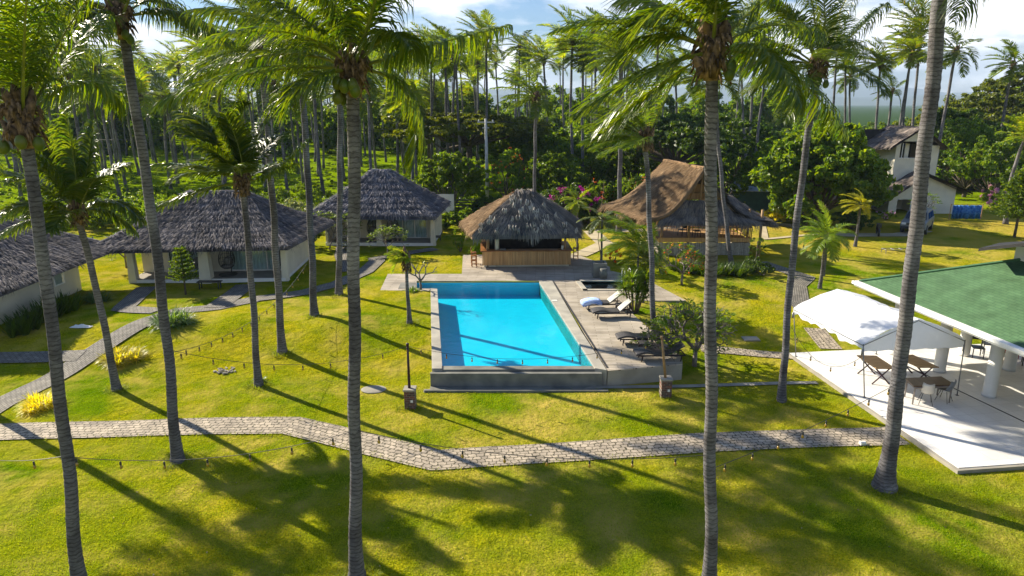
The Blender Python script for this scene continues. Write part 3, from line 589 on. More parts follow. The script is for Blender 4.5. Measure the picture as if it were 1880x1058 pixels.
obj('coping', mb, M_coptop, wp, off=wo)
# step mat beside the left arm of the pool
mb = MB(); mb.poly([at(731, 530, DZ+.006), at(736, 519, DZ+.006), at(764, 519, DZ+.006), at(764, 530, DZ+.006)], DZ-.1, DZ+.012); struct(obj('pool_deck_inlay', mb, M_coping))
# ------------------------------------------------------------ frame helper
class Fr:
    def __init__(s, o, ang): s.o = np.array(o, float); s.a = ang; s.u = np.array((cos(ang), sin(ang), 0)); s.v = np.array((-sin(ang), cos(ang), 0))
    def __call__(s, u, v, z=0): return tuple(s.o+s.u*u+s.v*v+np.array((0, 0, z)))
    def box(s, mb, u0, u1, v0, v1, z0, z1, mi=0): mb.box(s((u0+u1)/2, (v0+v1)/2, (z0+z1)/2), (abs(u1-u0), abs(v1-v0), abs(z1-z0)), s.a, mi)
M_wall = surf('limewashed_wall', (.74, .69, .55), (.64, .60, .48), scale=1.1, rough=.9, bump=.15, detail=9.)
M_white = surf('white_paint', (.82, .81, .77), (.74, .73, .69), scale=2., rough=.6, detail=8.)
M_porch = surf('porch_floor', (.34, .30, .25), (.27, .24, .2), scale=2., rough=.5)
M_curt = surf('sheer_curtain', (.82, .81, .76), (.7, .69, .65), scale=3., rough=.9)
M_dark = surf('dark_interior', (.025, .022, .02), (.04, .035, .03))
M_black = surf('black_metal', (.02, .02, .022), (.035, .035, .035), rough=.45, spec=.5)
M_cush = surf('grey_cushion', (.2, .2, .2), (.14, .14, .14), rough=.9)
def glass_mat():
    m, t, b, o = newmat('window_glass'); L = t.links.new; t.nodes.remove(b); tr = N(t, 'ShaderNodeBsdfTransparent'); tr.inputs['Color'].default_value = (.84, .93, .95, 1)
    gl = N(t, 'ShaderNodeBsdfGlossy'); gl.inputs['Roughness'].default_value = .02; ms = N(t, 'ShaderNodeMixShader')
    L(schlick(t, .08), ms.inputs[0]); L(tr.outputs[0], ms.inputs[1]); L(gl.outputs[0], ms.inputs[2]); L(ms.outputs[0], o.inputs['Surface']); return m
M_glass = glass_mat()
def curtain(f, mb, u0, u1, v, z0, z1):
    n = int((u1-u0)*26); V = []
    for i in range(n+1):
        u = u0+(u1-u0)*i/n; dv = .035*sin(i*1.15)+.015*sin(i*.37); V += [f(u, v+dv, z0), f(u, v+dv*.6, z1)]
    mb.add(V, [(2*i, 2*i+2, 2*i+3, 2*i+1) for i in range(n)])
def glass_door(f, root, off, u0, u1, v, z0, z1, panes=2):
    d = MB(); w = .07
    f.box(d, u0, u1, v-.05, v+.03, z1-w, z1); f.box(d, u0, u1, v-.05, v+.03, z0, z0+w)
    for i in range(panes+1):
        u = u0+(u1-u0)*i/panes; f.box(d, u-w/2, u+w/2, v-.06, v+.04, z0+w, z1-w)
    fo = obj('glass_door', d, M_white, root, off=off)
    for i in range(panes):
        p = MB(); a = u0+(u1-u0)*i/panes+w/2; b = u0+(u1-u0)*(i+1)/panes-w/2; f.box(p, a, b, v-.012, v-.004, z0+w, z1-w); obj('pane', p, M_glass, fo, off=off)
def bungalow(FL, FR, depth, h, label, roof, doors, cols, seed, solidleft=False, group=None, endleft=False):
    rng = np.random.default_rng(seed); FL = np.array(FL); FR = np.array(FR); d = FR-FL; W_ = np.linalg.norm(d[:2]); f = Fr(FL, atan2(d[1], d[0])); off = f(W_/2, 1, 0)
    t = thing('thatched_bungalow', off, label, 'bungalow', group)
    mb = MB(); f.box(mb, 0, W_, 0, depth, -.3, .22); obj('floor_slab', mb, M_white, t, off=off)
    mb = MB(); f.box(mb, .05, W_-.05, .06, 1.9, .222, .228); obj('porch_floor', mb, M_porch, t, off=off)
    v = 1.9; segs = []; u = 0.
    for (a, b) in doors: segs.append((u, a)); u = b
    segs.append((u, W_-.2)); mb = MB()
    for a, b in segs:
        if b-a > .03: f.box(mb, a, b, v, v+.16, .22, h)
    for a, b in doors: f.box(mb, a, b, v, v+.16, 2.35, h)
    f.box(mb, 0, .16, v+.161, depth, .22, h); f.box(mb, 0, W_, depth-.16, depth+.002, .22, h); f.box(mb, W_-.16, W_+.003, .35, depth-.165, .22, h)
    if endleft: f.box(mb, -.003, .16, .36, v-.003, .22, h)
    f.box(mb, 0, W_, .04, .22, h-.32, h-.02)
    obj('wall', mb, M_wall, t, off=off)
    for a, b in doors:
        glass_door(f, t, off, a, b, v+.06, .25, 2.35, 2 if b-a < 2.6 else 3); mb = MB(); 
        curtain(f, mb, a+.02, b-(.45 if seed % 2 else .1), v+.26, .28, 2.33); obj('curtain', mb, M_curt, t, off=off)
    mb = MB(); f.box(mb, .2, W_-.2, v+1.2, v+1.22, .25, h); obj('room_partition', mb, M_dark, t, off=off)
    for (cu, cw) in cols:
        mb = MB(); c = f(cu, .2, 0); V = []
        for z, k in ((-.25, 1.15), (h-.05, .8)):
            for x, y in ((-1, -1), (1, -1), (1, 1), (-1, 1)): V.append(f(cu+x*cw/2*k, .2+y*cw/2*k, z))
        mb.add(V, [(3, 2, 1, 0), (4, 5, 6, 7), (0, 1, 5, 4), (1, 2, 6, 5), (2, 3, 7, 6), (3, 0, 4, 7)]); obj('column', mb, M_wall, t, off=off, bevel=.03)
    E, a, b, kw = roof(f, W_); obj('roof', hip_roof(E, a, b, rng, **kw), M_thP if seed == 4 else M_thG, t, off=off)
    return t, f, W_, off
def egg_chair(name, label, group):
    t = thing(name, (0, 0, 0), label, 'hanging chair', group)
    mb = MB(); mb.lathe((0, 0, 0), [(.52, 0), (.55, .03), (.52, .06), (.45, .05)], 24); obj('base', mb, M_black, t)
    mb = MB(); P = [(0, .42, .03)]+[(0, .42+.12*sin(k/8*pi*.9), .3+1.5*k/8) for k in range(8)]+[(0, .3, 1.92), (0, .1, 1.98), (0, 0, 1.9)]; mb.tube(P, .028, 8); mb.tube([(0, 0, 1.9), (0, 0, 1.7)], .012, 6); obj('stand', mb, M_black, t, True)
    mb = MB(); prof = [(.02, 1.7), (.18, 1.66), (.33, 1.5), (.43, 1.25), (.47, 1.), (.46, .78), (.38, .55), (.22, .42), (.03, .38)]
    for j in range(22):
        a = -pi*.5+(j+.5)/22*2*pi
        if abs(((a+pi/2+pi) % (2*pi))-pi) < .55: pr = prof[5:]
        else: pr = prof
        mb.tube([(r*cos(a), r*sin(a), z) for r, z in pr], .011, 5)
    for r, z in prof[1:]:
        g = .55 if z > .7 else 0; n = 24; A = [(-pi/2+g)+(2*pi-2*g)*i/n for i in range(n+1)]; mb.tube([(r*cos(a), r*sin(a), z) for a in A], .01, 5)
    mb.tube([(.47*cos(-pi/2+s*.62)*1, .47*sin(-pi/2+s*.62), 1.) for s in (-1,)]+[(0, -.12, 1.68)], .014, 5); obj('basket', mb, M_black, t, True)
    mb = MB(); mb.lathe((0, -.02, .44), [(.1, 0), (.3, .03), (.36, .12), (.3, .2), (.1, .22)], 14); mb.lathe((0, .2, .6), [(.1, 0), (.26, .08), (.28, .3), (.2, .45), (.05, .5)], 12); obj('cushion', mb, M_cush, t, True); return t
# bungalow in the middle left
def roofA(f, W_):
    return ([f(-1.7, -1.0, 2.25), f(W_+.5, -.8, 2.3), f(W_+1.6, 7.6, 2.35), f(-1.5, 7.6, 2.3)], f(2.6, 3.3, 5.0), f(W_-2.9, 3.3, 5.0), dict(dens=150, ln=.5, w=.034, sag=.2, tuft=.1, rows=.5))
b2, f2, W2, o2 = bungalow(at(238, 521, .65), at(525, 517, .65), 6.4, 2.5, 'thatched bungalow with porch and tapered columns, behind the small potted pine and two leaning palms', roofA, [(1.6, 4.0), (5.3, 8.7)], [(.2, .42), (4.45, .62), (9.1, .36)], 3, group='thatched bungalows')
def roofB(f, W_):
    return ([f(-1.1, -.9, 2.35), f(W_+.35, -.9, 2.35), f(W_+.6, 6.6, 2.4), f(-1.4, 6.6, 2.4)], f(W_/2-.9, 2.8, 5.35), f(W_/2+.6, 2.8, 5.35), dict(dens=150, ln=.45, w=.042, sag=.12, tuft=.16, rows=.6))
b3, f3, W3, o3 = bungalow(at(598, 451, .65), at(795, 452, .65), 5.6, 2.55, 'thatched bungalow with pointed hip roof and glass doors, behind the lawn left of the bar', roofB, [(1.1, 2.2), (2.8, 3.7), (4.6, 7.4)], [(.1, .18), (4.1, .42), (8.12, .36)], 4, group='thatched bungalows', endleft=True)
# bungalow cut by the left edge
t1 = thing('thatched_bungalow', (-28, 33, .3), 'long low thatched bungalow with blank cream side wall, cut by the left edge', 'bungalow', 'thatched bungalows'); o1 = (-28, 33, .3)
mb = MB(); mb.box((-28.6, 34.3, 1.5), (7.6, 7.4, 2.9), 0); mb.box((-28.55, 34.3, .3), (7.8, 7.6, .5), 0); obj('wall', mb, M_wall, t1, off=o1)
mb = MB(); mb.box((-24.78, 36.2, 1.95), (.06, .9, 1.1)); w_ = obj('window', mb, M_white, t1, off=o1); mb = MB(); mb.box((-24.74, 36.2, 1.95), (.02, .74, .94)); obj('pane', mb, M_glass, w_, off=o1)
mb = MB(); mb.box((-24.72, 34.6, .75), (.05, .22, .3)); obj('meter_box', mb, M_white, t1, off=o1)
obj('roof', hip_roof([(-34.4, 29.2, 2.75), (-23.3, 29.4, 2.7), (-23.2, 39.6, 2.85), (-34.4, 39.6, 2.8)], (-29.2, 33.2, 5.9), (-28.8, 36.0, 5.9), np.random.default_rng(9), dens=160, ln=.55, w=.032, sag=.2, tuft=.08), M_thG, t1, off=o1)
eg = egg_chair('hanging_egg_chair', 'black wire hanging egg chair left of the column on the nearer bungalow porch', 'hanging egg chairs on the bungalow porches')
def place(o, p, rz): o.location = p; o.rotation_euler = (0, 0, rz)
place(eg, f2(3.7, .95, .23), .25)
copy_thing(eg, f2(5.45, .95, .23), -.1, 'black wire hanging egg chair right of the column on the nearer bungalow porch')
copy_thing(eg, f3(3.45, .95, .23), .2, 'hanging egg chair left of the white column on the farther bungalow porch')
copy_thing(eg, f3(4.95, .95, .23), -.1, 'hanging egg chair right of the white column on the farther bungalow porch')
# bench and low chair
bt = thing('garden_bench', f2(5.2, -1.4, 0), 'low black garden bench standing on grass before the nearer bungalow column', 'bench')
mb = MB(); mb.box((0, 0, .42), (1.35, .42, .05)); obj('seat', mb, M_black, bt, bevel=.01)
for sx in (-.55, .55):
    for sy in (-.15, .15): mb = MB(); mb.box((sx, sy, .2), (.05, .05, .4)); obj('leg', mb, M_black, bt)
lc = thing('lounge_chair', f3(8.35, .9, .23), 'dark low armchair at the right end of the farther bungalow porch', 'chair')
mb = MB(); mb.box((0, 0, .33), (.55, .55, .1)); obj('seat', mb, M_black, lc, bevel=.02)
mb = MB(); mb.add([(.2, -.27, .35), (.2, .27, .35), (.42, .27, .85), (.42, -.27, .85), (.26, -.27, .35), (.26, .27, .35), (.48, .27, .85), (.48, -.27, .85)], [(0, 1, 2, 3), (7, 6, 5, 4), (0, 4, 5, 1), (1, 5, 6, 2), (2, 6, 7, 3), (3, 7, 4, 0)]); obj('backrest', mb, M_black, lc)
for sx in (-.22, .22):
    for sy in (-.22, .22): mb = MB(); mb.box((sx, sy, .14), (.04, .04, .28)); obj('leg', mb, M_black, lc)
# ------------------------------------------------------------ bar
M_bamb = surf('bamboo_slats', (.45, .24, .09), (.62, .38, .16), scale=14., rough=.6, stretch=(1, 1, .06), bump=.5, bscale=30., island=.15)
M_wood2 = surf('varnished_wood', (.34, .15, .05), (.22, .09, .03), scale=3., rough=.4, stretch=(1, 6, 6))
M_pole = surf('bamboo_pole', (.42, .26, .12), (.3, .18, .08), scale=5., rough=.6)
Fb = Fr(at(886, 492, DZ), radians(2.5)); ob = Fb(2.9, 1.5, 0); bar = thing('beach_bar', ob, 'bamboo bar counter under a shaggy hipped thatch roof at the far end of the pool', 'bar'); WB = 5.75
mb = MB()
for i in range(72):
    u = (i+.5)/72*WB; mb.box(Fb(u, .03, .62), (WB/72*.92, .05, .92), Fb.a)
for i in range(34):
    v = (i+.5)/34*2.7; mb.box(Fb(0.02, v+.08, .62), (.05, 2.7/34*.9, .92), Fb.a); mb.box(Fb(WB-.02, v+.08, .62), (.05, 2.7/34*.9, .92), Fb.a)
obj('counter_front', mb, M_bamb, bar, off=ob)
mb = MB(); Fb.box(mb, .3, WB-.3, .25, .4, 0, .16); Fb.box(mb, .1, .3, .2, 2.6, 0, .14); Fb.box(mb, WB-.3, WB-.1, .2, 2.6, 0, .14); obj('plinth', mb, M_wall, bar, off=ob)
mb = MB(); Fb.box(mb, -.12, WB+.12, -.14, .42, 1.08, 1.15); Fb.box(mb, -.12, .42, .421, 2.9, 1.08, 1.148); Fb.box(mb, WB-.42, WB+.12, .421, 2.9, 1.08, 1.148); obj('counter_top', mb, M_wood2, bar, off=ob, bevel=.01)
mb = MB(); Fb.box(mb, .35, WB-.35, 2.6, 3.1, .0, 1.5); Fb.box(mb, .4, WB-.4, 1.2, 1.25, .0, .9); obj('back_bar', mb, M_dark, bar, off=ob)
mb = MB(); Fb.box(mb, .35, WB-.35, 2.55, 3.12, 1.5, 1.56); obj('back_bar_shelf', mb, M_wood2, bar, off=ob, bevel=.01)
for (u, v, r) in ((.35, .35, .11), (.95, .35, .14), (WB-.35, .35, .07), (.3, 3.2, .08), (WB-.3, 3.2, .08), (WB-1.25, 3.2, .08)):
    mb = MB(); mb.lathe(Fb(u, v, 0), [(r, 0), (r, 2.55)], 10); obj('post', mb, M_pole if r < .12 else M_wall, bar, True, off=ob)
mb = MB(); Fb.box(mb, -.05, .6, 3.2, 3.6, 1.0, 2.3); Fb.box(mb, .1, .9, 3.1, 3.3, 0, 2.2); obj('side_screen', mb, M_bamb, bar, off=ob)
mb = MB(); mb.lathe(Fb(5.2, .15, 1.15), [(.07, 0), (.075, .24), (.06, .26)], 10); tag(obj('water_dispenser', mb, M_white, None, True), 'small white canister standing on the right end of the bamboo bar counter', 'canister')
mb = MB(); mb.box(Fb(1.35, .1, 1.2), (.34, .24, .09), .1); tag(obj('tray', mb, M_cush, None, bevel=.02), 'grey tray lying on the left part of the bamboo bar counter', 'tray')
rngb = np.random.default_rng(21); mb = MB(); kw = dict(dens=130, ln=.55, w=.04, sag=-.12, lift=.05, tuft=.03, rows=.5, fl=.5, fringe=1.4)
E = [Fb(-.65, -1.05, 2.3), Fb(WB+.55, -.85, 2.28), Fb(WB+1.15, 4.2, 2.35), Fb(-1.45, 4.0, 2.35)]; ra, rb = Fb(2.25, 1.55, 4.75), Fb(3.35, 1.55, 4.75)
slope(mb, E[0], E[1], rb, ra, rngb, mi=0, **kw); slope(mb, E[1], E[2], rb, rb, rngb, mi=0, **kw); slope(mb, E[2], E[3], ra, rb, rngb, mi=1, **kw); slope(mb, E[3], E[0], ra, ra, rngb, mi=1, **kw); ridge_cap(mb, ra, rb, rngb, ln=.8, n=110, r=.14, w=.1)  # front and right slopes painted as shaded thatch, back and left as sunlit
M_thL = thatch_mat('thatch_pale', [(.35, .31, .26), (.5, .45, .38)])
n_ = 46; mb2 = MB()
for i in range(n_):
    u = rngb.random(); v = rngb.random()**1.3*.85+.08; A_, B_, C_, D_ = [np.array(q) for q in (E[0], E[1], rb, ra)]; p = (A_+(B_-A_)*u)*(1-v)+(D_+(C_-D_)*u)*v+np.array((0, -.16, .16+.1*sin(pi*v)))
    for k in range(4): q = p+rngb.normal(0, .07, 3)*(1, .2, .5); mb2.tube([q, q+(rngb.normal(0, .04), -.12, -.14), q+(rngb.normal(0, .08), -.12, -.35)], [.02, .03, .006], 4)
mb.add(mb2.v, mb2.f, 2); ro = obj('roof', mb, [M_thShade, M_thSun, M_thL], bar, off=ob); pass
def stool(label, p, rz, group='stools around the bar'):
    t = thing('bar_stool', p, label, 'stool', group, rz)
    mb = MB(); mb.box((0, 0, .75), (.36, .36, .05)); obj('seat', mb, M_wood2, t, bevel=.01)
    for sx in (-.15, .15):
        for sy in (-.15, .15): mb = MB(); mb.box((sx, sy, .362), (.04, .04, .72)); obj('leg', mb, M_wood2, t)
    for z in (.2, .45):
        mb = MB(); 
        for s in (-.15, .15): mb.box((0, s, z), (.3, .025, .03)); mb.box((s, 0, z+.03), (.025, .3, .03))
        obj('stretcher', mb, M_wood2, t)
    mb = MB(); mb.box((-.165, 0, 1.02), (.03, .34, .12)); mb.box((-.165, -.15, .88), (.03, .03, .22)); mb.box((-.165, .15, .88), (.03, .03, .22)); obj('backrest', mb, M_wood2, t); return t
stool('reddish wooden bar stool nearest the pool at the left end of the bar counter', Fb(-.55, .35, 0), .2)
stool('reddish wooden bar stool second from the pool at the left side of the bar', Fb(-.6, 1.3, 0), .1)
stool('wooden bar stool standing by the right side of the bar counter', Fb(WB+.65, 2.4, 0), pi)
# ------------------------------------------------------------ tall thatched pavilion on stilts
Gz = .65; po = (13.5, 49, Gz); pav = thing('stilt_pavilion', po, 'tall thatched pavilion on stilts with swooping tan roof and open gable, right of the bar', 'pavilion')
rp_ = np.random.default_rng(31); K2 = dict(dens=210, ln=.6, w=.032, lift=.055, rows=.6, fl=.75, fringe=1.3, nv=12)
mb = MB(); F1, B1 = (13.1, 46.9, 6.7), (11.7, 53.0, 6.75)
slope(mb, (7.0, 52.6, 3.45), (9.3, 45.9, 3.35), F1, B1, rp_, sag=.85, mi=1, bul=.55, **K2)
slope(mb, (17.5, 46.3, 3.2), (17.6, 53.5, 3.2), B1, F1, rp_, sag=1.15, mi=0, **K2)  # right slope and skirts painted as shaded thatch, left slope as sunlit
ridge_cap(mb, F1, B1, rp_, r=.16, w=.08, mi=1)
# rolled verge of the open gable
def curve(a, b, sag, n=9): a, b = np.array(a), np.array(b); return [a+(b-a)*i/n-np.array((0, 0, sag*sin(pi*i/n)*(1-i/n*.4))) for i in range(n+1)]
mb.tube(curve((9.4, 45.9, 3.4), F1, 1.02), .17, 8, 1)
kw = dict(K2); kw['sag'] = .12
slope(mb, (9.9, 45.85, 3.2), (15.2, 45.85, 3.2), (14.9, 47.3, 4.5), (11.2, 47.3, 4.5), rp_, mi=0, **kw)
slope(mb, (15.2, 45.95, 3.2), (18.2, 46.6, 3.0), (15.5, 48.5, 4.7), (15.2, 48.3, 4.7), rp_, mi=0, **kw)
slope(mb, (18.2, 46.6, 3.0), (18.1, 51.5, 3.0), (15.5, 50.5, 4.7), (15.5, 48.5, 4.7), rp_, mi=0, **kw)
obj('roof', mb, [M_thShade, M_thSun], pav, off=po)
mb = MB(); mb.box((12.6, 48.2, 4.2), (5.2, .12, .12)); mb.box((12.6, 49.4, 4.9), (4.4, 2.3, .06)); mb.tube([(13.1, 47.4, 4.1), (13.1, 47.4, 6.5)], .07, 6); mb.tube([(12.2, 47.5, 4.1), (13.1, 47.5, 6.5)], .05, 6); mb.tube([(14.1, 47.5, 4.1), (13.2, 47.5, 6.5)], .05, 6); mb.tube([(11.6, 47.5, 4.2), (11.6, 47.5, 5.2)], .05, 6)
obj('gable_frame', mb, M_pole, pav, True, off=po)
mb = MB(); mb.box((13.0, 48.6, 4.95), (2.2, .1, 1.1)); obj('gable_screen', mb, M_bamb, pav, off=po)
X0, X1, Y0, Y1_ = 10.3, 16.75, 47.1, 51.8; FZ = 1.75
mb = MB(); mb.box(((X0+X1)/2, (Y0+Y1_)/2, FZ-.08), (X1-X0, Y1_-Y0, .14)); obj('floor', mb, M_pole, pav, off=po)
mb = MB()
for i in range(110): x = X0+(i+.5)*(X1-X0)/110; mb.box((x, Y0+.06, .2+FZ*.35), (.05, .03, FZ*.7+.25+.04*sin(i*7)))
for i in range(70): y = Y0+.1+(i+.5)*(Y1_-Y0-.1)/70; mb.box((X0+.05, y, .2+FZ*.35), (.03, .055, FZ*.7+.25)); mb.box((X1-.05, y, .2+FZ*.35), (.03, .055, FZ*.7+.25))
M_skirt = surf('weathered_bamboo', (.45, .41, .35), (.3, .27, .23), scale=7., island=.3, rough=.8); obj('skirt', mb, M_skirt, pav, off=po)
mb = MB(); mb.box(((X0+X1)/2, Y0-.03, FZ+.02), (X1-X0+.1, .05, .3)); obj('fascia', mb, M_bamb, pav, off=po)
for (x, y) in ((10.5, 47.3), (12.4, 47.3), (14.4, 47.3), (16.55, 47.3), (10.5, 51.6), (13.5, 51.6), (16.55, 51.6), (17.3, 46.9)):
    mb = MB(); mb.lathe((x, y, .3), [(.1, 0), (.09, 3.6)], 10); obj('post', mb, M_pole, pav, True, off=po)
def rail(p, q, n, h0=.9, h1=.9):
    p, q = np.array(p), np.array(q); mb = MB(); mb.bar(p+(0, 0, h0), q+(0, 0, h1), .09); mb.bar(p+(0, 0, .12), q+(0, 0, .12), .06)
    for i in range(n+1): r = p+(q-p)*i/n; mb.bar(r+(0, 0, .05), r+(0, 0, h0+(h1-h0)*i/n), .05)
    obj('railing', mb, M_bamb, pav, off=po)
rail((14.0, Y0, FZ), (X1, Y0, FZ), 11); rail((X0, Y1_, FZ), (X1, Y1_, FZ), 24); rail((X1, Y0, FZ), (X1, Y1_, FZ), 16); rail((X0, Y0+1.5, FZ), (X0, Y1_, FZ), 12)
def armchair(label, p, rz, mat, group=None, h=.95):
    t = thing('wooden_chair', p, label, 'chair', group, rz)
    mb = MB(); mb.box((0, 0, .45), (.46, .46, .05)); obj('seat', mb, mat, t, bevel=.01)
    mb = MB(); mb.box((0, .22, h-.16), (.46, .04, .3)); obj('backrest', mb, mat, t, bevel=.01)
    for sx in (-.21, .21):
        for sy in (-.21, .21): mb = MB(); hh = h-.02 if sy > 0 else .42; mb.box((sx, sy, hh/2), (.035, .03, hh)); obj('leg', mb, mat, t)
    return t
armchair('dark high-backed chair standing on the stilt pavilion floor, seen through the railing', (13.2, 48.2, FZ+.002), .2, M_black, 'chairs on the stilt pavilion', 1.2)
armchair('dark chair pushed low beside the other on the stilt pavilion floor', (12.3, 48.7, FZ+.002), -2.6, M_black, 'chairs on the stilt pavilion', .9)
# ------------------------------------------------------------ terrace and green-roofed pavilion
def floor_tile():
    m, t, b, o = newmat('terrace_tile'); L = t.links.new; tc = N(t, 'ShaderNodeTexCoord'); br = N(t, 'ShaderNodeTexBrick', i_Scale=1., offset=0.); mp = N(t, 'ShaderNodeMapping'); mp.inputs['Rotation'].default_value = (0, 0, -.156)
    br.inputs['Color1'].default_value = (.82, .80, .77, 1); br.inputs['Color2'].default_value = (.76, .74, .71, 1); br.inputs['Mortar'].default_value = (.52, .50, .47, 1)
    br.inputs['Brick Width'].default_value = .6; br.inputs['Row Height'].default_value = .6; br.inputs['Mortar Size'].default_value = .006; L(tc.outputs['Object'], mp.inputs['Vector']); L(mp.outputs['Vector'], br.inputs['Vector'])
    ns = N(t, 'ShaderNodeTexNoise', i_Scale=.8, i_Detail=8.); L(tc.outputs['Object'], ns.inputs['Vector']); mr = N(t, 'ShaderNodeMapRange'); mr.inputs['From Min'].default_value = .3; mr.inputs['From Max'].default_value = .7; mr.inputs['To Min'].default_value = .86; mr.inputs['To Max'].default_value = 1.06
    mx = N(t, 'ShaderNodeMix', data_type='RGBA', blend_type='MULTIPLY'); mx.inputs['Factor'].default_value = 1; L(ns.outputs['Fac'], mr.inputs['Value']); L(br.outputs['Color'], mx.inputs['A']); L(mr.outputs['Result'], mx.inputs['B'])
    L(mx.outputs['Result'], b.inputs['Base Color']); b.inputs['Roughness'].default_value = .38; return m
M_tile = floor_tile(); TZ = .14
A_ = np.array(at(1450, 648, TZ)); B_ = np.array(at(1760, 859, TZ)); dd = A_-B_; ang = atan2(dd[1], dd[0])-pi/2   # v away from camera, u to the right
Ft = Fr(B_*(1, 1, 0), ang); LT = np.linalg.norm(dd)
mb = MB(); Ft.box(mb, 0, 24, 0, LT, -.3, TZ); struct(obj('terrace', mb, M_tile))
mb = MB(); Ft.box(mb, -.13, -.005, -.13, LT+.1, -.3, TZ-.02); Ft.box(mb, -.005, 24, -.13, -.005, -.3, TZ-.02); struct(obj('terrace_kerb', mb, M_conc))
mb = MB(); a = np.array(at(1640, 660, TZ+.006)); b = np.array(at(1900, 784, TZ+.006)); d = b-a; mb.box(tuple((a+b)/2), (np.linalg.norm(d), .05, .012), atan2(d[1], d[0])); tag(obj('drain_channel', mb, M_slot), 'thin black drain line running diagonally across the white terrace floor', 'drain')
def loc_uv(p): q = np.array(p)-Ft.o; return q@Ft.u, q@Ft.v
cA = loc_uv(at(1577, 521, 3.05)); cB = loc_uv(at(1880, 641, 3.05)); RE = 3.05
o_ = Ft(8, 6, 0); dp = thing('dining_pavilion', o_, 'open dining pavilion with green shingle roof, white gutter and thick round columns', 'pavilion')
def shingle():
    m, t, b, o = newmat('green_shingle'); L = t.links.new; tc = N(t, 'ShaderNodeTexCoord'); br = N(t, 'ShaderNodeTexBrick', i_Scale=1.)
    br.inputs['Color1'].default_value = (.065, .135, .06, 1); br.inputs['Color2'].default_value = (.078, .155, .072, 1); br.inputs['Mortar'].default_value = (.045, .10, .05, 1)
    br.inputs['Brick Width'].default_value = .33; br.inputs['Row Height'].default_value = .14; br.inputs['Mortar Size'].default_value = .011; br.inputs['Mortar Smooth'].default_value = .6; L(tc.outputs['UV'], br.inputs['Vector'])
    ns = N(t, 'ShaderNodeTexNoise', i_Scale=1.4, i_Detail=9.); L(tc.outputs['UV'], ns.inputs['Vector']); mr = N(t, 'ShaderNodeMapRange'); mr.inputs['From Min'].default_value = .3; mr.inputs['From Max'].default_value = .7; mr.inputs['To Min'].default_value = .78; mr.inputs['To Max'].default_value = 1.22
    mx = N(t, 'ShaderNodeMix', data_type='RGBA', blend_type='MULTIPLY'); mx.inputs['Factor'].default_value = 1; L(ns.outputs['Fac'], mr.inputs['Value']); L(br.outputs['Color'], mx.inputs['A']); L(mr.outputs['Result'], mx.inputs['B'])
    L(mx.outputs['Result'], b.inputs['Base Color']); b.inputs['Roughness'].default_value = .8; b.inputs['Specular IOR Level'].default_value = .2
    bp = N(t, 'ShaderNodeBump', i_Strength=.7, i_Distance=.02, invert=True); L(br.outputs['Fac'], bp.inputs['Height']); L(bp.outputs['Normal'], b.inputs['Normal']); return m
M_shin = shingle(); u0, v1 = cA; v0 = v1-26; u1 = u0+15; pitch = .46; run = 7.5; rz = RE+run*pitch
def roof_face(pts):
    P = [np.array(p) for p in pts]; e = nrm(P[1]-P[0]); nn = np.cross(e, P[2]-P[0]); nn /= np.linalg.norm(nn); s = np.cross(nn, e); return P, [((p-P[0])@e, (p-P[0])@s) for p in P]
faces = [[Ft(u0, v0, RE+.1), Ft(u0, v1, RE+.1), Ft(u0+run, v1-run, rz), Ft(u0+run, v0+run, rz)], [Ft(u0, v1, RE+.1), Ft(u1, v1, RE+.1), Ft(u0+run, v1-run, rz)],
         [Ft(u1, v1, RE+.1), Ft(u1, v0, RE+.1), Ft(u0+run, v0+run, rz), Ft(u0+run, v1-run, rz)], [Ft(u1, v0, RE+.1), Ft(u0, v0, RE+.1), Ft(u0+run, v0+run, rz)]]
mb = MB(); uvs = []
for fp in faces: P, uv = roof_face(fp); mb.add(P, [tuple(range(len(P)))]); uvs += uv
me = mb.mesh('roof', M_shin, False, o_); ul = me.uv_layers.new(name='UVMap'); li = np.zeros(len(me.loops), int); me.loops.foreach_get('vertex_index', li); ul.data.foreach_set('uv', np.array(uvs, np.float32)[li].ravel())
ro = obj('roof', me, M_shin, dp)
mb = MB(); mb.tube([Ft(u0, v1, RE+.12), Ft(u0+run, v1-run, rz+.02)], .07, 6); mb.tube([Ft(u0+run, v1-run, rz+.02), Ft(u0+run, v0+run, rz+.02)], .07, 6); obj('hip_cap', mb, surf('green_cap', (.05, .13, .06), (.07, .16, .08)), ro, off=o_)
mb = MB(); w = .28
Ft.box(mb, u0-.14, u0+.02, v0, v1+.14, RE-.12, RE+.12); Ft.box(mb, u0+.021, u1, v1-.02, v1+.14, RE-.12, RE+.12)
Ft.box(mb, u0-.24, u0-.141, v0, v1+.2, RE-.03, RE+.11); obj('gutter', mb, M_white, dp, off=o_, bevel=.015)
mb = MB(); Ft.box(mb, u0+.05, u1-.1, v0+.1, v1-.1, RE-.10, RE-.04); obj('ceiling', mb, M_wall, dp, off=o_)
mb = MB(); Ft.box(mb, u0+1.1, u0+1.5, v0, v1-1.1, RE-.45, RE-.1); obj('beam', mb, M_white, dp, off=o_)
colp = [(1724, 682), (1815, 727), (1852, 679), (1768, 652), (1641, 650), (1838, 650), (1925, 700)]
for i, (px, py) in enumerate(colp):
    p = at(px, py, TZ); mb = MB(); r = .225 if i != 4 else .24; mb.lathe(p, [(r*1.08, 0), (r*1.08, .12), (r, .14), (r, RE-TZ-.12)], 28); obj('column', mb, M_white, dp, True, off=o_)
for k in range(1, 4):
    mb = MB(); q = Ft(loc_uv(at(1815, 727, TZ))[0], loc_uv(at(1815, 727, TZ))[1]-2.9*k, TZ); mb.lathe(q, [(.225, 0), (.225, RE-TZ-.12)], 24); obj('column', mb, M_white, dp, True, off=o_)
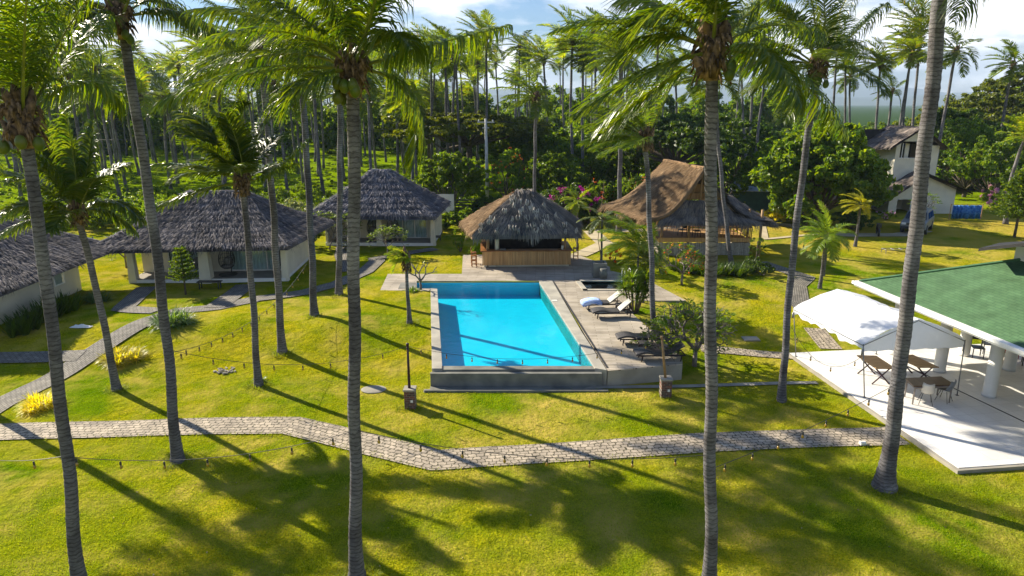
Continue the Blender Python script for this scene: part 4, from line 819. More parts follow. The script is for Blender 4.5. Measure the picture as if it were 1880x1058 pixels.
# lantern roof above
cq = np.array(atY(1868, 476, 26.2)); mb = MB(); mb.box(tuple(cq+(2.45, .2, -.35)), (3.9, 1.6, 1.5), Ft.a); obj('lantern_wall', mb, M_white, dp, off=o_)
mb = MB(); P = [np.array(atY(x, y, Y)) for x, y, Y in ((1797, 456, 26.5), (1960, 437, 23.8), (1960, 437, 27.5), (1835, 446, 29.5))]; mb.add([tuple(p) for p in P]+[tuple(p-(0, 0, .12)) for p in P], [(0, 1, 2, 3), (7, 6, 5, 4), (0, 4, 5, 1), (1, 5, 6, 2), (2, 6, 7, 3), (3, 7, 4, 0)]); obj('lantern_roof', mb, surf('dark_roof_sheet', (.035, .033, .03), (.025, .025, .022), rough=.7), dp, off=o_)
# ------------------------------------------------------------ canopy tent
M_tent = surf('tent_fabric', (.88, .89, .92), (.82, .84, .89), scale=2., rough=.6, bump=.3, bscale=5., bdist=.05)
mt_ = M_tent.node_tree; bb = mt_.nodes['Principled BSDF']; trn = N(mt_, 'ShaderNodeBsdfTranslucent'); trn.inputs['Color'].default_value = (.75, .8, .9, 1); mm = N(mt_, 'ShaderNodeMixShader'); mm.inputs[0].default_value = .24
mt_.links.new(bb.outputs[0], mm.inputs[1]); mt_.links.new(trn.outputs[0], mm.inputs[2]); mt_.links.new(mm.outputs[0], mt_.nodes['Material Output'].inputs[0])
M_steel = surf('galvanised_steel', (.32, .32, .32), (.2, .2, .2), rough=.45, metal=.6)
FLt = np.array(at(1587, 730, TZ)); FRt = np.array(at(1757, 726, TZ)); eh = 2.3
tt = thing('canopy_tent', tuple((FLt+FRt)/2), 'white gabled canopy tent on thin steel poles over tables at the terrace edge', 'tent'); ot = tt.location
eFL = np.array(atY(1585, 632, FLt[1])); eFR = np.array(atY(1772, 624, FRt[1])); ez = (eFL[2]+eFR[2])/2; eBL = np.array(at(1457, 566, ez)); eBR = eFR+(eBL-eFL)+(.1, 0, 0)
pkF = np.array(atY(1687, 586, (eFL[1]+eFR[1])/2)); pkB = np.array(atY(1537, 531, (eBL[1]+eBR[1])/2))
def patch(a, b, c, d, nu, nv, f): return [tuple((a+(b-a)*i/nu)*(1-j/nv)+(d+(c-d)*i/nu)*(j/nv)+f(i/nu, j/nv)) for j in range(nv+1) for i in range(nu+1)]
Z = np.array((0, 0, 1.)); mb = MB()
def grid(P, nu, nv, mi=0): mb.add(P, [(j*(nu+1)+i, j*(nu+1)+i+1, (j+1)*(nu+1)+i+1, (j+1)*(nu+1)+i) for j in range(nv) for i in range(nu)], mi)
sg = lambda u, v: Z*(.10*sin(v*pi)*(1-.3*sin(u*pi*2))-.13*abs(sin(u*pi*2.0))*(1-v)*.8+.035*sin(u*23+v*7)*(1-v)+.02*sin(u*41+v*13))
grid(patch(eBL, eFL, pkF, pkB, 36, 10, sg), 36, 10); grid(patch(eFR, eBR, pkB, pkF, 36, 10, sg), 36, 10)
# gable end and valances
def gable(a, b, p, out=0):
    n = 16; V = []
    for i in range(n+1):
        t_ = i/n; top = (a+(p-a)*t_*2 if t_ <= .5 else p+(b-p)*(t_*2-1)); top = top+Z*.10*sin(pi*(t_*2 if t_ <= .5 else 2-t_*2)); bot = a+(b-a)*t_-Z*.30+Z*.02*sin(i*2.1)
        V += [tuple(top), tuple((top+bot)/2+np.array((0, .03*sin(i*.8), 0))), tuple(bot)]
    mb.add(V, [(3*i, 3*i+1, 3*i+4, 3*i+3) for i in range(n)]+[(3*i+1, 3*i+2, 3*i+5, 3*i+4) for i in range(n)])
gable(eFL, eFR, pkF); gable(eBL, eBR, pkB)
def valance(a, b):
    n = 36; V = []
    for i in range(n+1): t_ = i/n; q = a+(b-a)*t_+sg(t_, 0); V += [tuple(q), tuple(q-Z*(.16+.03*sin(i*1.3))+np.array((.03*sin(i*.9), 0, 0)))]
    mb.add(V, [(2*i, 2*i+1, 2*i+3, 2*i+2) for i in range(n)])
valance(eBL, eFL); valance(eFR, eBR); obj('canopy', mb, M_tent, tt, True, off=ot)
eBLg = np.array((eBL[0]+.1, eBL[1]-.05, 0)); 
for p, q in ((FLt, eFL), (FRt, eFR), (np.array((eBL[0]+.3, eBL[1]-.1, TZ)), eBL), (np.array((eBR[0], eBR[1], TZ)), eBR)):
    mb = MB(); mb.tube([p, q], .022, 8); mb.tube([q-(0, 0, .45), q-(0, 0, .2)], .035, 8); mb.box(tuple(p+(0, 0, .01)), (.1, .1, .02)); obj('pole', mb, M_steel, tt, True, off=ot)
mb = MB()
for a, b in ((eFL, pkF), (pkF, eFR), (eBL, pkB), (pkB, eBR), (pkF, pkB), (eFL, eBL), (eFR, eBR)): mb.tube([a-Z*.06, b-Z*.06], .016, 6)
obj('frame', mb, M_steel, tt, True, off=ot)
# tables
M_top = surf('plank_tabletop', (.36, .23, .10), (.22, .13, .055), scale=2.4, rough=.5, stretch=(1, 7, 1)); M_top2 = surf('dark_tabletop', (.07, .04, .022), (.11, .06, .03), scale=2., rough=.3, stretch=(6, 1, 1)); M_iron = surf('maroon_iron', (.05, .02, .03), (.04, .02, .025), rough=.5)
def table(name, label, quad, mat, xleg, group=None, lm=None):
    P = [np.array(at(x, y, TZ+.76)) for x, y in quad]; c = sum(P)/4; t = thing(name, (c[0], c[1], TZ), label, 'table', group); off = t.location
    mb = MB(); mb.poly([tuple(p) for p in P], TZ+.715, TZ+.76); obj('table_top', mb, mat, t, off=off, bevel=.006)
    C = lambda a, b: P[0]*(1-a)*(1-b)+P[1]*a*(1-b)+P[2]*a*b+P[3]*(1-a)*b
    if xleg:
        for b in (.12, .88):
            for s in (0, 1):
                mb = MB(); tp = C(.1+.8*s, b)-(0, 0, .05); bt_ = C(.95-.9*s, b)*(1, 1, 0)+(0, 0, TZ); mb.bar(tp, bt_, .045); obj('leg', mb, M_iron, t, off=off)
        mb = MB(); mb.bar(C(.5, .12)*(1, 1, 0)+(0, 0, TZ+.36), C(.5, .88)*(1, 1, 0)+(0, 0, TZ+.36), .03); obj('stretcher', mb, M_iron, t, off=off)
    else:
        for a in (.05, .95):
            for b in (.06, .94): mb = MB(); q = C(a, b); mb.tube([(q[0], q[1], TZ+.71), (q[0], q[1], TZ)], [.045, .03], 4); obj('leg', mb, lm, t, off=off)
        mb = MB()
        for p, q in zip((C(.04, .04), C(.96, .04), C(.96, .96), C(.04, .96)), (C(.96, .04), C(.96, .96), C(.04, .96), C(.04, .04))): mb.bar(p-(0, 0, .09), q-(0, 0, .09), .06)
        obj('apron', mb, lm, t, off=off)
    return t
table('folding_table', 'long plank folding table with crossed maroon legs nearest the tent\'s front left pole', [(1573, 652), (1609, 653), (1644, 676), (1608, 676)], M_top, True, 'plank folding tables')
table('folding_table', 'long plank folding table with crossed maroon legs beside the white pavilion column', [(1641, 653), (1676, 651), (1724, 674), (1687, 674)], M_top, True, 'plank folding tables')
M_gleg = surf('grey_brown_leg', (.28, .24, .2), (.2, .17, .14)); table('dining_table', 'square dark-topped dining table with grey legs standing on the white terrace', [(1662, 694), (1728, 691), (1754, 706), (1678, 709)], M_top2, False, None, M_gleg)
def shell_chair(label, p, rz, mat):
    t = thing('shell_chair', p, label, 'chair', 'shell chairs at the dark table', rz); mb = MB(); V = []; nu, nv = 10, 12
    for j in range(nv+1):
        s = j/nv; 
        if s < .5: y = -.22+s*2*.36; z = .45+.03*(1-s*2)**2-.015*sin(s*2*pi)
        else: k = (s-.5)*2; y = .14+.16*sin(k*pi/2*.9); z = .45+.40*(1-cos(k*pi/2))*.5+.40*k*.55
        wd = .235*(1-.25*max(0, s-.6)/.4)*(1-.12*max(0, .2-s)/.2)
        for i in range(nu+1): a = (i/nu-.5)*2; V.append((a*wd, y-(.09*a*a if s > .5 else 0), z+(.07*a*a*(1 if .2 < s < .8 else .5))))
    mb.add(V, [(j*(nu+1)+i, j*(nu+1)+i+1, (j+1)*(nu+1)+i+1, (j+1)*(nu+1)+i) for j in range(nv) for i in range(nu)]); o = obj('seat_shell', mb, mat, t, True); m = o.modifiers.new('th', 'SOLIDIFY'); m.thickness = .015
    for sx in (-1, 1):
        for sy in (-1, 1): mb = MB(); mb.tube([(sx*.12, sy*.1, .43), (sx*.23, sy*.22, 0)], .011, 6); obj('leg', mb, M_black, t)
    return t
M_cream = surf('cream_shell', (.62, .58, .5), (.56, .52, .45), rough=.4); M_gshell = surf('grey_shell', (.2, .21, .22), (.16, .17, .18), rough=.4)
shell_chair('cream shell chair on thin black legs in front of the square dark table', at(1698, 741, TZ), 2.7, M_cream)
shell_chair('grey shell chair on black legs tucked under the right end of the square dark table', at(1732, 736, TZ), -2.5, M_gshell)
M_red = surf('red_paint', (.45, .02, .015), (.35, .015, .01), rough=.4)
armchair('red wooden dining chair standing behind the round columns under the green roof', at(1843, 662, TZ), .4, M_red, h=1.05)
armchair('dark dining chair with pale seat between the far columns under the green roof', at(1792, 655, TZ), -.3, M_black, 'dark chairs inside the dining pavilion', 1.05)
armchair('dark dining chair at the right frame edge under the green roof', at(1876, 668, TZ), .2, M_black, 'dark chairs inside the dining pavilion', 1.0)
armchair('dark dining chair half hidden behind the thin far column under the green roof', at(1812, 648, TZ), 1.2, M_black, 'dark chairs inside the dining pavilion', 1.0)
armchair('red wooden dining chair second back behind the round columns under the green roof', at(1858, 655, TZ), -.6, M_red, h=1.05)
tb = thing('dining_table', at(1880, 655, TZ), 'dark dining table deep under the green roof beside the red chairs', 'table'); mb = MB(); mb.box((0, 0, .74), (1.6, .9, .05)); obj('table_top', mb, M_top2, tb)
for sx in (-.7, .7):
    for sy in (-.38, .38): mb = MB(); mb.box((sx, sy, .357), (.06, .06, .71)); obj('leg', mb, M_black, tb)
# ------------------------------------------------------------ two-storey house at the right
M_sheet = thatch_mat('weathered_roof', [(.09, .08, .07), (.17, .14, .12), (.25, .2, .17)])
hY = 66; ho = (atY(1690, 405, hY)[0], hY, .65); hs_ = thing('gabled_house', ho, 'two-storey cream gabled house with weathered grey roofs, half hidden by trees on the right', 'house')
Pz = lambda px, py, Y=hY: np.array(atY(px, py, Y))
xl, xr = Pz(1628, 400)[0], Pz(1747, 400)[0]; zl = Pz(1640, 357)[2]; zr = Pz(1750, 343)[2]; xa, za = Pz(1698, 322)[0], Pz(1698, 322)[2]
def prism(mb, prof, y0, y1, mi=0):
    n = len(prof); V = [(x, y0, z) for x, z in prof]+[(x, y1, z) for x, z in prof]; mb.add(V, [tuple(range(n)), tuple(range(2*n-1, n-1, -1))]+[(i, i+n, (i+1) % n+n, (i+1) % n) for i in range(n)], mi)
dl, dr_ = Pz(1643, 400)[0], Pz(1684, 400)[0]; dz = Pz(1660, 365)[2]
mb = MB(); prism(mb, [(xl, .4), (dl, .4), (dl, zl+.15), (xl, zl-.35)], hY, hY+6); prism(mb, [(dr_, .4), (xr, .4), (xr, zr-.1), (xa, za-.05), (dr_, za-.45)], hY, hY+6); prism(mb, [(dl, dz), (dr_, dz), (dr_, za-.45), (dl, zl+.15)], hY, hY+1); mb.box(((dl+dr_)/2, hY+3, 2.), (dr_-dl, .1, 3)); obj('wall', mb, M_wall, hs_, off=ho)
mb = MB(); mb.box(((dl+dr_)/2+.3, hY+.1, 1.9), (.07, .07, 2.6)); mb.box(((dl+dr_)/2, hY+.12, dz-.05), (dr_-dl, .08, .08)); obj('door_frame', mb, M_white, hs_, off=ho)
rh = np.random.default_rng(5); mb = MB(); kw = dict(dens=45, ln=.8, w=.12, sag=.0, lift=.03, rows=.9, fl=.3, fringe=.5)
slope(mb, (xl-2.6, hY+6.5, zl-1.3), (xl-1.4, hY-.5, zl-1.1), (xa, hY-.5, za+.2), (xa, hY+6.5, za+.2), rh, **kw); slope(mb, (xr+1.4, hY-.5, zr-.6), (xr+1.4, hY+6.5, zr-.6), (xa, hY+6.5, za+.2), (xa, hY-.5, za+.2), rh, **kw)
obj('roof', mb, M_sheet, hs_, off=ho)
ux0, ux1 = Pz(1643, 290, hY+2)[0], Pz(1722, 290, hY+2)[0]; uz = Pz(1650, 262, hY+2)[2]; uxa, uza = Pz(1688, 236, hY+2)[0], Pz(1688, 236, hY+2)[2]; wx0, wx1, wz0, wz1 = Pz(1653, 276, hY+2)[0], Pz(1700, 276, hY+2)[0], Pz(1700, 291, hY+2)[2], Pz(1700, 260, hY+2)[2]; zb = za-1.2
mb = MB(); y = hY+2; prism(mb, [(ux0, zb), (ux1, zb), (ux1, wz0), (ux0, wz0)], y, y+.2); prism(mb, [(ux0, wz0), (wx0, wz0), (wx0, wz1), (ux0, wz1)], y, y+.2); prism(mb, [(wx1, wz0), (ux1, wz0), (ux1, wz1), (wx1, wz1)], y, y+.2); prism(mb, [(ux0, wz1), (ux1, wz1), (ux1, uz-.3), (uxa, uza-.1), (ux0, uz)], y, y+.2)
mb.box((ux0+.1, y+2.6, (zb+uz)/2), (.2, 4.8, uz-zb)); mb.box((ux1-.1, y+2.6, (zb+uz)/2-.1), (.2, 4.8, uz-zb-.2)); obj('upper_wall', mb, M_wall, hs_, off=ho)
mb = MB(); mb.box((wx0+.25, y+.1, (wz0+wz1)/2), (.06, .08, wz1-wz0)); mb.box(((wx0+wx1)/2, y+.08, wz0+.02), (wx1-wx0+.2, .3, .06)); wf = obj('window', mb, M_white, hs_, off=ho)
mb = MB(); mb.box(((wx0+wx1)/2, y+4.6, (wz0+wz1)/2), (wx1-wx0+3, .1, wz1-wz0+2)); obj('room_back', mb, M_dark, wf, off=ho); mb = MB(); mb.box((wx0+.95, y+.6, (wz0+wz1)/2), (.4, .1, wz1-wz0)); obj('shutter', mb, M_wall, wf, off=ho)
mb = MB(); slope(mb, (ux0-2.2, y+5.5, uz-1.0), (ux0-.8, y-.6, uz-.4), (uxa, y-.6, uza+.15), (uxa, y+5.5, uza+.15), rh, **kw); slope(mb, (ux1+.5, y-.6, uz-.5), (ux1+.5, y+5.5, uz-.5), (uxa, y+5.5, uza+.15), (uxa, y-.6, uza+.15), rh, **kw); obj('upper_roof', mb, M_sheet, hs_, off=ho)
# small sheet-roofed shed behind the stilt pavilion
sh = thing('tin_shed', gnd(1373, 395), 'low shed with pale tin roof in greenery behind the stilt pavilion', 'shed'); q = np.array(atY(1378, 350, 62)); mb = MB(); mb.box((0, 0, 1.3), (3.2, 2.4, 2.3)); obj('wall', mb, surf('teal_board', (.05, .12, .11), (.04, .09, .09)), sh); mb = MB(); mb.add([(-2.2, -1.7, 2.55), (2.3, -1.7, 2.45), (2.3, 1.7, 3.2), (-2.2, 1.7, 3.3), (-2.2, -1.7, 2.49), (2.3, -1.7, 2.39), (2.3, 1.7, 3.14), (-2.2, 1.7, 3.24)], [(0, 1, 2, 3), (7, 6, 5, 4), (0, 4, 5, 1), (1, 5, 6, 2), (2, 6, 7, 3), (3, 7, 4, 0)]); obj('roof', mb, surf('tin_roof', (.42, .45, .5), (.28, .3, .34), rough=.4, metal=.3), sh)
# blue cloths on a line
M_blue = surf('blue_cloth', (.02, .12, .42), (.06, .22, .55), scale=5., rough=.8, pos=(.45, .55)); 
for (x0, x1, lab) in ((1746, 1763, 'plain blue cloth hanging on the fence beside the gabled house'), (1765, 1797, 'patterned blue cloth hanging right of the plain blue cloth by the gabled house')):
    a, b = np.array(gnd(x0, 404)), np.array(gnd(x1, 404)); n = 14; V = []
    for i in range(n+1):
        q = a+(b-a)*i/n+(0, .12*sin(i*1.2), 0)
        V += [tuple(q+(0, 0, .12)), tuple(q+(0, -.02, 1.35))]
    mb = MB(); mb.add(V, [(2*i, 2*i+2, 2*i+3, 2*i+1) for i in range(n)]); o = obj('hanging_cloth', mb, M_blue, None, True); m = o.modifiers.new('s', 'SOLIDIFY'); m.thickness = .02; tag(o, lab, 'cloth')
a, b = np.array(gnd(1742, 403.5)), np.array(gnd(1800, 403.5)); fe = thing('clothes_line', tuple(a), 'thin wooden rail between posts carrying the blue cloths by the house', 'clothes line'); mb = MB(); mb.tube([a*0+(0, 0, 1.4), b-a+(0, 0, 1.4)], .02, 6); obj('rail', mb, M_pole, fe)
for q in (a*0, (b-a)/2, b-a): mb = MB(); mb.tube([q-(0, 0, .1), q+(0, 0, 1.45)], .04, 6); obj('post', mb, M_pole, fe)
# ------------------------------------------------------------ parked car
def car(p, rz):
    t = thing('parked_car', p, 'silver-grey off-road car parked behind the leaning palm before the gabled house', 'car', None, rz); M_p = surf('car_paint', (.22, .23, .22), (.16, .17, .17), rough=.4, metal=.0, spec=.6)
    # profile along x (length), z
    low = [(-2.2, .45), (-2.25, .75), (-2.2, 1.0), (-1.15, 1.1), (2.1, 1.12), (2.22, .95), (2.22, .5), (1.9, .42), (-1.9, .42)]; cab = [(-1.2, 1.08), (-.65, 1.72), (-.3, 1.78), (1.8, 1.78), (2.12, 1.12)]
    def ext(prof, w0, w1=None):
        w1 = w1 or w0; m = MB(); n = len(prof); zmax = max(z for _, z in prof); zmin = min(z for _, z in prof); V = []
        for s in (-1, 1):
            for x, z in prof: k = (z-zmin)/(zmax-zmin); V.append((x, s*(w0+(w1-w0)*k), z))
        m.add(V, [tuple(range(n)), tuple(range(2*n-1, n-1, -1))]+[(i, i+n, (i+1) % n+n, (i+1) % n) for i in range(n)]); return m
    obj('body', ext(low, .92), M_p, t, bevel=.06); obj('cabin', ext(cab, .88, .7), M_p, t, bevel=.05); M_g = surf('car_glass', (.015, .02, .025), (.02, .025, .03), rough=.08, spec=.8)
    for s in (-1, 1):
        for (xa_, xb_) in ((-.8, .15), (.25, 1.1), (1.2, 1.85)):
            m = MB(); y = lambda z: s*(.895-(z-1.08)/.7*.18+.012); m.add([(xa_-.12 if xa_ < -.5 else xa_, y(1.16), 1.16), (xb_, y(1.16), 1.16), (xb_, y(1.62), 1.62), (xa_+.2 if xa_ < -.5 else xa_, y(1.62), 1.62)], [(0, 1, 2, 3)]); obj('side_window', m, M_g, t)
    m = MB(); m.add([(-1.17, -.76, 1.16), (-1.17, .76, 1.16), (-.72, .66, 1.68), (-.72, -.66, 1.68)], [(0, 1, 2, 3)]); obj('windscreen', m, M_g, t); m = MB(); m.add([(2.11, -.72, 1.22), (2.11, .72, 1.22), (1.87, .66, 1.66), (1.87, -.66, 1.66)], [(3, 2, 1, 0)]); obj('rear_window', m, M_g, t)
    for x in (-1.4, 1.4):
        for s in (-1, 1):
            m = MB(); m.tube([(x, s*.70, .38), (x, s*.955, .38)], .38, 20); wh = obj('wheel', m, M_black, t, True); m = MB(); m.tube([(x, s*.94, .38), (x, s*.965, .38)], .22, 12); obj('rim', m, M_steel, wh)
    for s in (-1, 1):
        m = MB(); m.box((-2.22, s*.68, .86), (.08, .32, .18)); obj('headlight', m, M_white, t, bevel=.02); m = MB(); m.box((2.21, s*.8, .9), (.06, .14, .3)); obj('tail_light', m, M_red, t, bevel=.01)
    m = MB(); m.box((-2.28, 0, .55), (.12, 1.7, .2)); obj('bumper', m, M_black, t, bevel=.03); m = MB(); m.tube([(2.2, 0, 1.05), (2.42, 0, 1.05)], .34, 18); obj('spare_wheel', m, M_black, t, True)
    m = MB(); m.box((-2.235, 0, .85), (.04, .9, .16)); obj('grille', m, M_black, t)
car(gnd(1682, 424), .9)
def motorbike(label, p, rz):
    t = thing('motor_scooter', p, label, 'scooter', 'scooters parked near the gabled house', rz)
    for x in (-.6, .6): m = MB(); m.tube([(x, -.06, .27), (x, .06, .27)], .27, 18); obj('wheel', m, M_black, t, True)
    m = MB(); m.tube([(-.55, 0, .5), (-.1, 0, .42), (.3, 0, .5), (.7, 0, .72)], [.12, .1, .14, .08], 8); obj('body', m, M_iron, t, True); m = MB(); m.tube([(.05, 0, .78), (.5, 0, .8)], .12, 8); obj('seat', m, M_black, t, True)
    m = MB(); m.tube([(-.6, 0, .3), (-.42, 0, 1.02)], .04, 6); m.tube([(-.42, -.32, 1.05), (-.42, .32, 1.05)], .02, 6); m.box((-.5, 0, .85), (.1, .3, .3)); obj('handlebar', m, M_black, t); return t
motorbike('black motor scooter standing on the grass in front of the gabled house', gnd(1611, 432), 1.2)
# ------------------------------------------------------------ sun loungers
M_rat = surf('dark_wicker', (.085, .08, .08), (.05, .045, .045), scale=20., rough=.5, bump=.5, bscale=90.); M_rat2 = surf('dark_frame', (.035, .025, .025), (.03, .02, .02), rough=.5)
def lounger(label, p, rz, up, pad=None):
    t = thing('sun_lounger', p, label, 'sun lounger', 'sun loungers on the pool deck', rz); W2_ = .33   # foot at -x, head at +x
    def ribbon(pts, th, w, mat, name, par=t):
        m = MB(); n = len(pts); V = []
        for x, z in pts: V += [(x, -w, z), (x, w, z), (x, w, z-th), (x, -w, z-th)]
        F = [(0, 1, 2, 3), (4*n-1, 4*n-2, 4*n-3, 4*n-4)]
        for i in range(n-1):
            for k in range(4): F.append((4*i+k, 4*i+4+k, 4*i+4+(k+1) % 4, 4*i+(k+1) % 4))
        m.add(V, F); return obj(name, m, mat, par, True, bevel=.012)
    pts = [(-1.0+1.35*i/14, .36+.10*sin(pi*min(1, i/9))*(1 if i < 9 else 0)-.0) for i in range(15)]; ribbon(pts, .09, W2_, M_rat, 'seat')
    a = radians(up); back = [(.37+.72*i/6*cos(a), .37+.72*i/6*sin(a)) for i in range(7)]; ribbon(back, .05, W2_, M_rat, 'backrest')
    m = MB()
    for s in (-1, 1): m.bar((.3, s*(W2_-.03), .27), (1.05, s*(W2_-.03), .27), .05); m.bar((-.9, s*(W2_-.03), .28), (.35, s*(W2_-.03), .27), .05)
    m.bar((1.05, -W2_+.03, .27), (1.05, W2_-.03, .27), .05); m.bar((.8, -.2, .27), (.37+.5*cos(a), -.2, .37+.5*sin(a)), .025); m.bar((.8, .2, .27), (.37+.5*cos(a), .2, .37+.5*sin(a)), .025); obj('frame', m, M_rat2, t)
    for x in (-.72, .92):
        for s in (-1, 1): m = MB(); m.tube([(x, s*(W2_-.05), .27), (x-.04, s*(W2_-.05), 0)], [.035, .025], 4); obj('leg', m, M_rat2, t)
    if pad: ribbon([(x, z+.032) for x, z in back], .03, W2_-.02, pad, 'back_panel')
    return t
M_towel = surf('blue_white_towel', (.55, .68, .95), (.18, .32, .8), scale=9., rough=.95, stretch=(.3, 3, 1), pos=(.45, .55)); M_pad = surf('pale_pad', (.5, .49, .46), (.42, .41, .39), rough=.8)
def dk(px, py): return at(px, py, DZ+.002)
l1 = lounger('dark wicker lounger with raised pale back and a blue towel on its foot', dk(1104, 566), .12, 38, M_pad)
l2 = lounger('dark wicker lounger with raised pale back, nearest neighbour of the towel-covered one', dk(1122, 582), .08, 42, M_pad)
l3 = lounger('flat dark wicker lounger half behind the plumeria, farther of the front pair', dk(1172, 630), .05, 3)
l4 = lounger('dark wicker lounger with slightly raised back beneath the plumeria at the deck corner', dk(1208, 660), .05, 28)
m = MB(); pts = [(-1.03, .20), (-1.03, .36)]+[(-1.0+.95*i/8, .385+.105*sin(pi*min(1, (i*1.02)/9*1.0))) for i in range(9)]; V = []
for x, z in pts: V += [(x, -.36, z), (x, .36, z)]
m.add(V, [(2*i, 2*i+2, 2*i+3, 2*i+1) for i in range(len(pts)-1)]); V = []
for x, z in pts[1:]: V += [(x, -.36, z), (x, -.365, z-.16+.02*sin(x*9))]
m.add(V, [(2*i, 2*i+2, 2*i+3, 2*i+1) for i in range(len(pts)-2)]); tw = obj('beach_towel', m, M_towel, None, True); tw.location = l1.location; tw.rotation_euler = l1.rotation_euler; tag(tw, 'blue and white towel spread over the foot of the farthest sun lounger', 'towel'); mm = tw.modifiers.new('s', 'SOLIDIFY'); mm.thickness = .015; mm.offset = 1
def side_table(label, p):
    t = thing('side_table', p, label, 'side table', 'low tables between the loungers'); m = MB(); m.box((0, 0, .33), (.45, .45, .05)); obj('table_top', m, M_rat, t, bevel=.01)
    for sx in (-.18, .18):
        for sy in (-.18, .18): m = MB(); m.box((sx, sy, .152), (.05, .05, .30)); obj('leg', m, M_rat2, t)
side_table('low dark wicker table between the two raised-back loungers', dk(1138, 570)); side_table('low dark wicker table between the two loungers beside the plumeria', dk(1182, 642))
# white ladder rail by the wading pool plants
m = MB(); P0 = np.array(dk(1141, 520)); 
for dx in (0, .35): m.tube([P0+(dx, 0, 0), P0+(dx, 0, .75), P0+(dx+.05, -.12, .95), P0+(dx+.1, -.4, .9), P0+(dx+.1, -.5, .3), P0+(dx+.1, -.5, -.1)], .02, 8)
tag(obj('pool_handrail', m, M_white, None, True), 'curved white handrail at the wading pool beside the leafy clump', 'handrail')
# stone planter
pt = thing('stone_planter', at(1100, 507, DZ), 'square grey stone planter with a bare-stemmed tree at the pool end of the deck', 'planter'); m = MB(); 
for (x, y, a, b) in ((0, -.36, .84, .12), (0, .36, .84, .12), (-.36, 0, .12, .599), (.36, 0, .12, .599)): m.box((x, y, .45), (a, b, .9))
obj('box', m, M_coping, pt, bevel=.03); m = MB(); m.lathe((.18, -.62, 0), [(.22, 0), (.25, .3), (.24, .62), (.2, .64)], 14); tag(obj('stone_urn', m, M_coping, None, True), 'round grey stone urn standing against the square stone planter', 'urn').location = pt.location
m = MB(); m.box((0, 0, .7), (.6, .6, .04)); obj('soil', m, M_wood, pt)
# ------------------------------------------------------------ lamp posts on brick plinths
def brick_mat():
    m, t, b, o = newmat('old_brick'); L = t.links.new; tc = N(t, 'ShaderNodeTexCoord'); mp = N(t, 'ShaderNodeMapping'); mp.inputs['Rotation'].default_value = (radians(90), 0, 0); br = N(t, 'ShaderNodeTexBrick', i_Scale=1.)
    br.inputs['Color1'].default_value = (.22, .07, .04, 1); br.inputs['Color2'].default_value = (.06, .035, .03, 1); br.inputs['Mortar'].default_value = (.22, .2, .17, 1); br.inputs['Brick Width'].default_value = .2; br.inputs['Row Height'].default_value = .075; br.inputs['Mortar Size'].default_value = .008
    L(tc.outputs['Object'], mp.inputs['Vector']); L(mp.outputs['Vector'], br.inputs['Vector']); L(br.outputs['Color'], b.inputs['Base Color']); b.inputs['Roughness'].default_value = .9; bp = N(t, 'ShaderNodeBump', i_Strength=.6, i_Distance=.015, invert=True); L(br.outputs['Fac'], bp.inputs['Height']); L(bp.outputs['Normal'], b.inputs['Normal']); return m
M_brick = brick_mat(); POSTTOP = []
for (bx, by, tx, ty, mt, lab) in ((754, 748, 748, 631, M_iron, 'brick plinth with a dark maroon pole left of the kerb before the pool'), (1221, 728, 1215, 618, M_pole, 'brick plinth with a pale wooden pole before the plumeria at the deck corner')):
    g = gnd(bx, by); t = thing('light_post', g, lab, 'post', 'string light posts before the pool'); m = MB(); m.box((0, 0, .3), (.40, .40, .84)); obj('plinth', m, M_brick, t, bevel=.01); m = MB(); m.box((0, 0, .755), (.46, .46, .07)); obj('cap', m, M_conc, t, bevel=.01)
    m = MB(); m.box((.08, -.205, .33), (.09, .02, .09)); obj('junction_box', m, M_white, t)
    tp = np.array(atY(tx, ty, g[1]))-np.array(g); m = MB(); m.tube([(-.02, 0, .7), tuple(tp)], [.055, .04], 8); m.tube([tp-(.0, 0, .1), tp+(0, 0, .01)], .055, 8); obj('pole', m, mt, t, True); POSTTOP.append(np.array(g)+tp)
# ------------------------------------------------------------ string lights
M_bulb = surf('bulb_glass', (.40, .25, .03), (.3, .18, .02), rough=.15, spec=.8)
def bulb_meshes():
    m = MB(); m.lathe((0, 0, 0), [(.012, 0), (.028, -.02), (.03, -.10), (.02, -.115)][::-1], 10); s = m.mesh('socket', M_black, True); m = MB(); m.lathe((0, 0, 0), [(.02, -.11), (.036, -.15), (.042, -.19), (.03, -.225), (.008, -.24)][::-1], 10); return s, m.mesh('bulb', M_bulb, True)
SOCK, BULB = bulb_meshes()
def lights(label, pts, sag, sp=.95, hang=.03):
    t = thing('string_lights', tuple(pts[0]), label, 'string lights', 'strings of bulbs across the lawn'); o0 = np.array(pts[0]); L_ = []
    for k in range(len(pts)-1):
        a, b = np.array(pts[k]), np.array(pts[k+1]); n = 24; s = sag[k] if hasattr(sag, '__len__') else sag; L_ += [a+(b-a)*i/n-np.array((0, 0, s*4*(i/n)*(1-i/n))) for i in range(n+(k == len(pts)-2))]
    m = MB(); m.tube([p-o0 for p in L_], .008, 5); obj('cable', m, M_black, t, True); acc = .5
    for i in range(1, len(L_)):
        d = np.linalg.norm(L_[i]-L_[i-1]); 
        while acc < d:
            q = L_[i-1]+(L_[i]-L_[i-1])*acc/d-o0; b = bpy.data.objects.new('bulb', BULB); COL.objects.link(b); b.parent = t; b.location = tuple(q-(0, 0, hang)); b.scale = (.78, .78, .78); s = bpy.data.objects.new('socket', SOCK); COL.objects.link(s); s.parent = b; acc += sp
        acc -= d
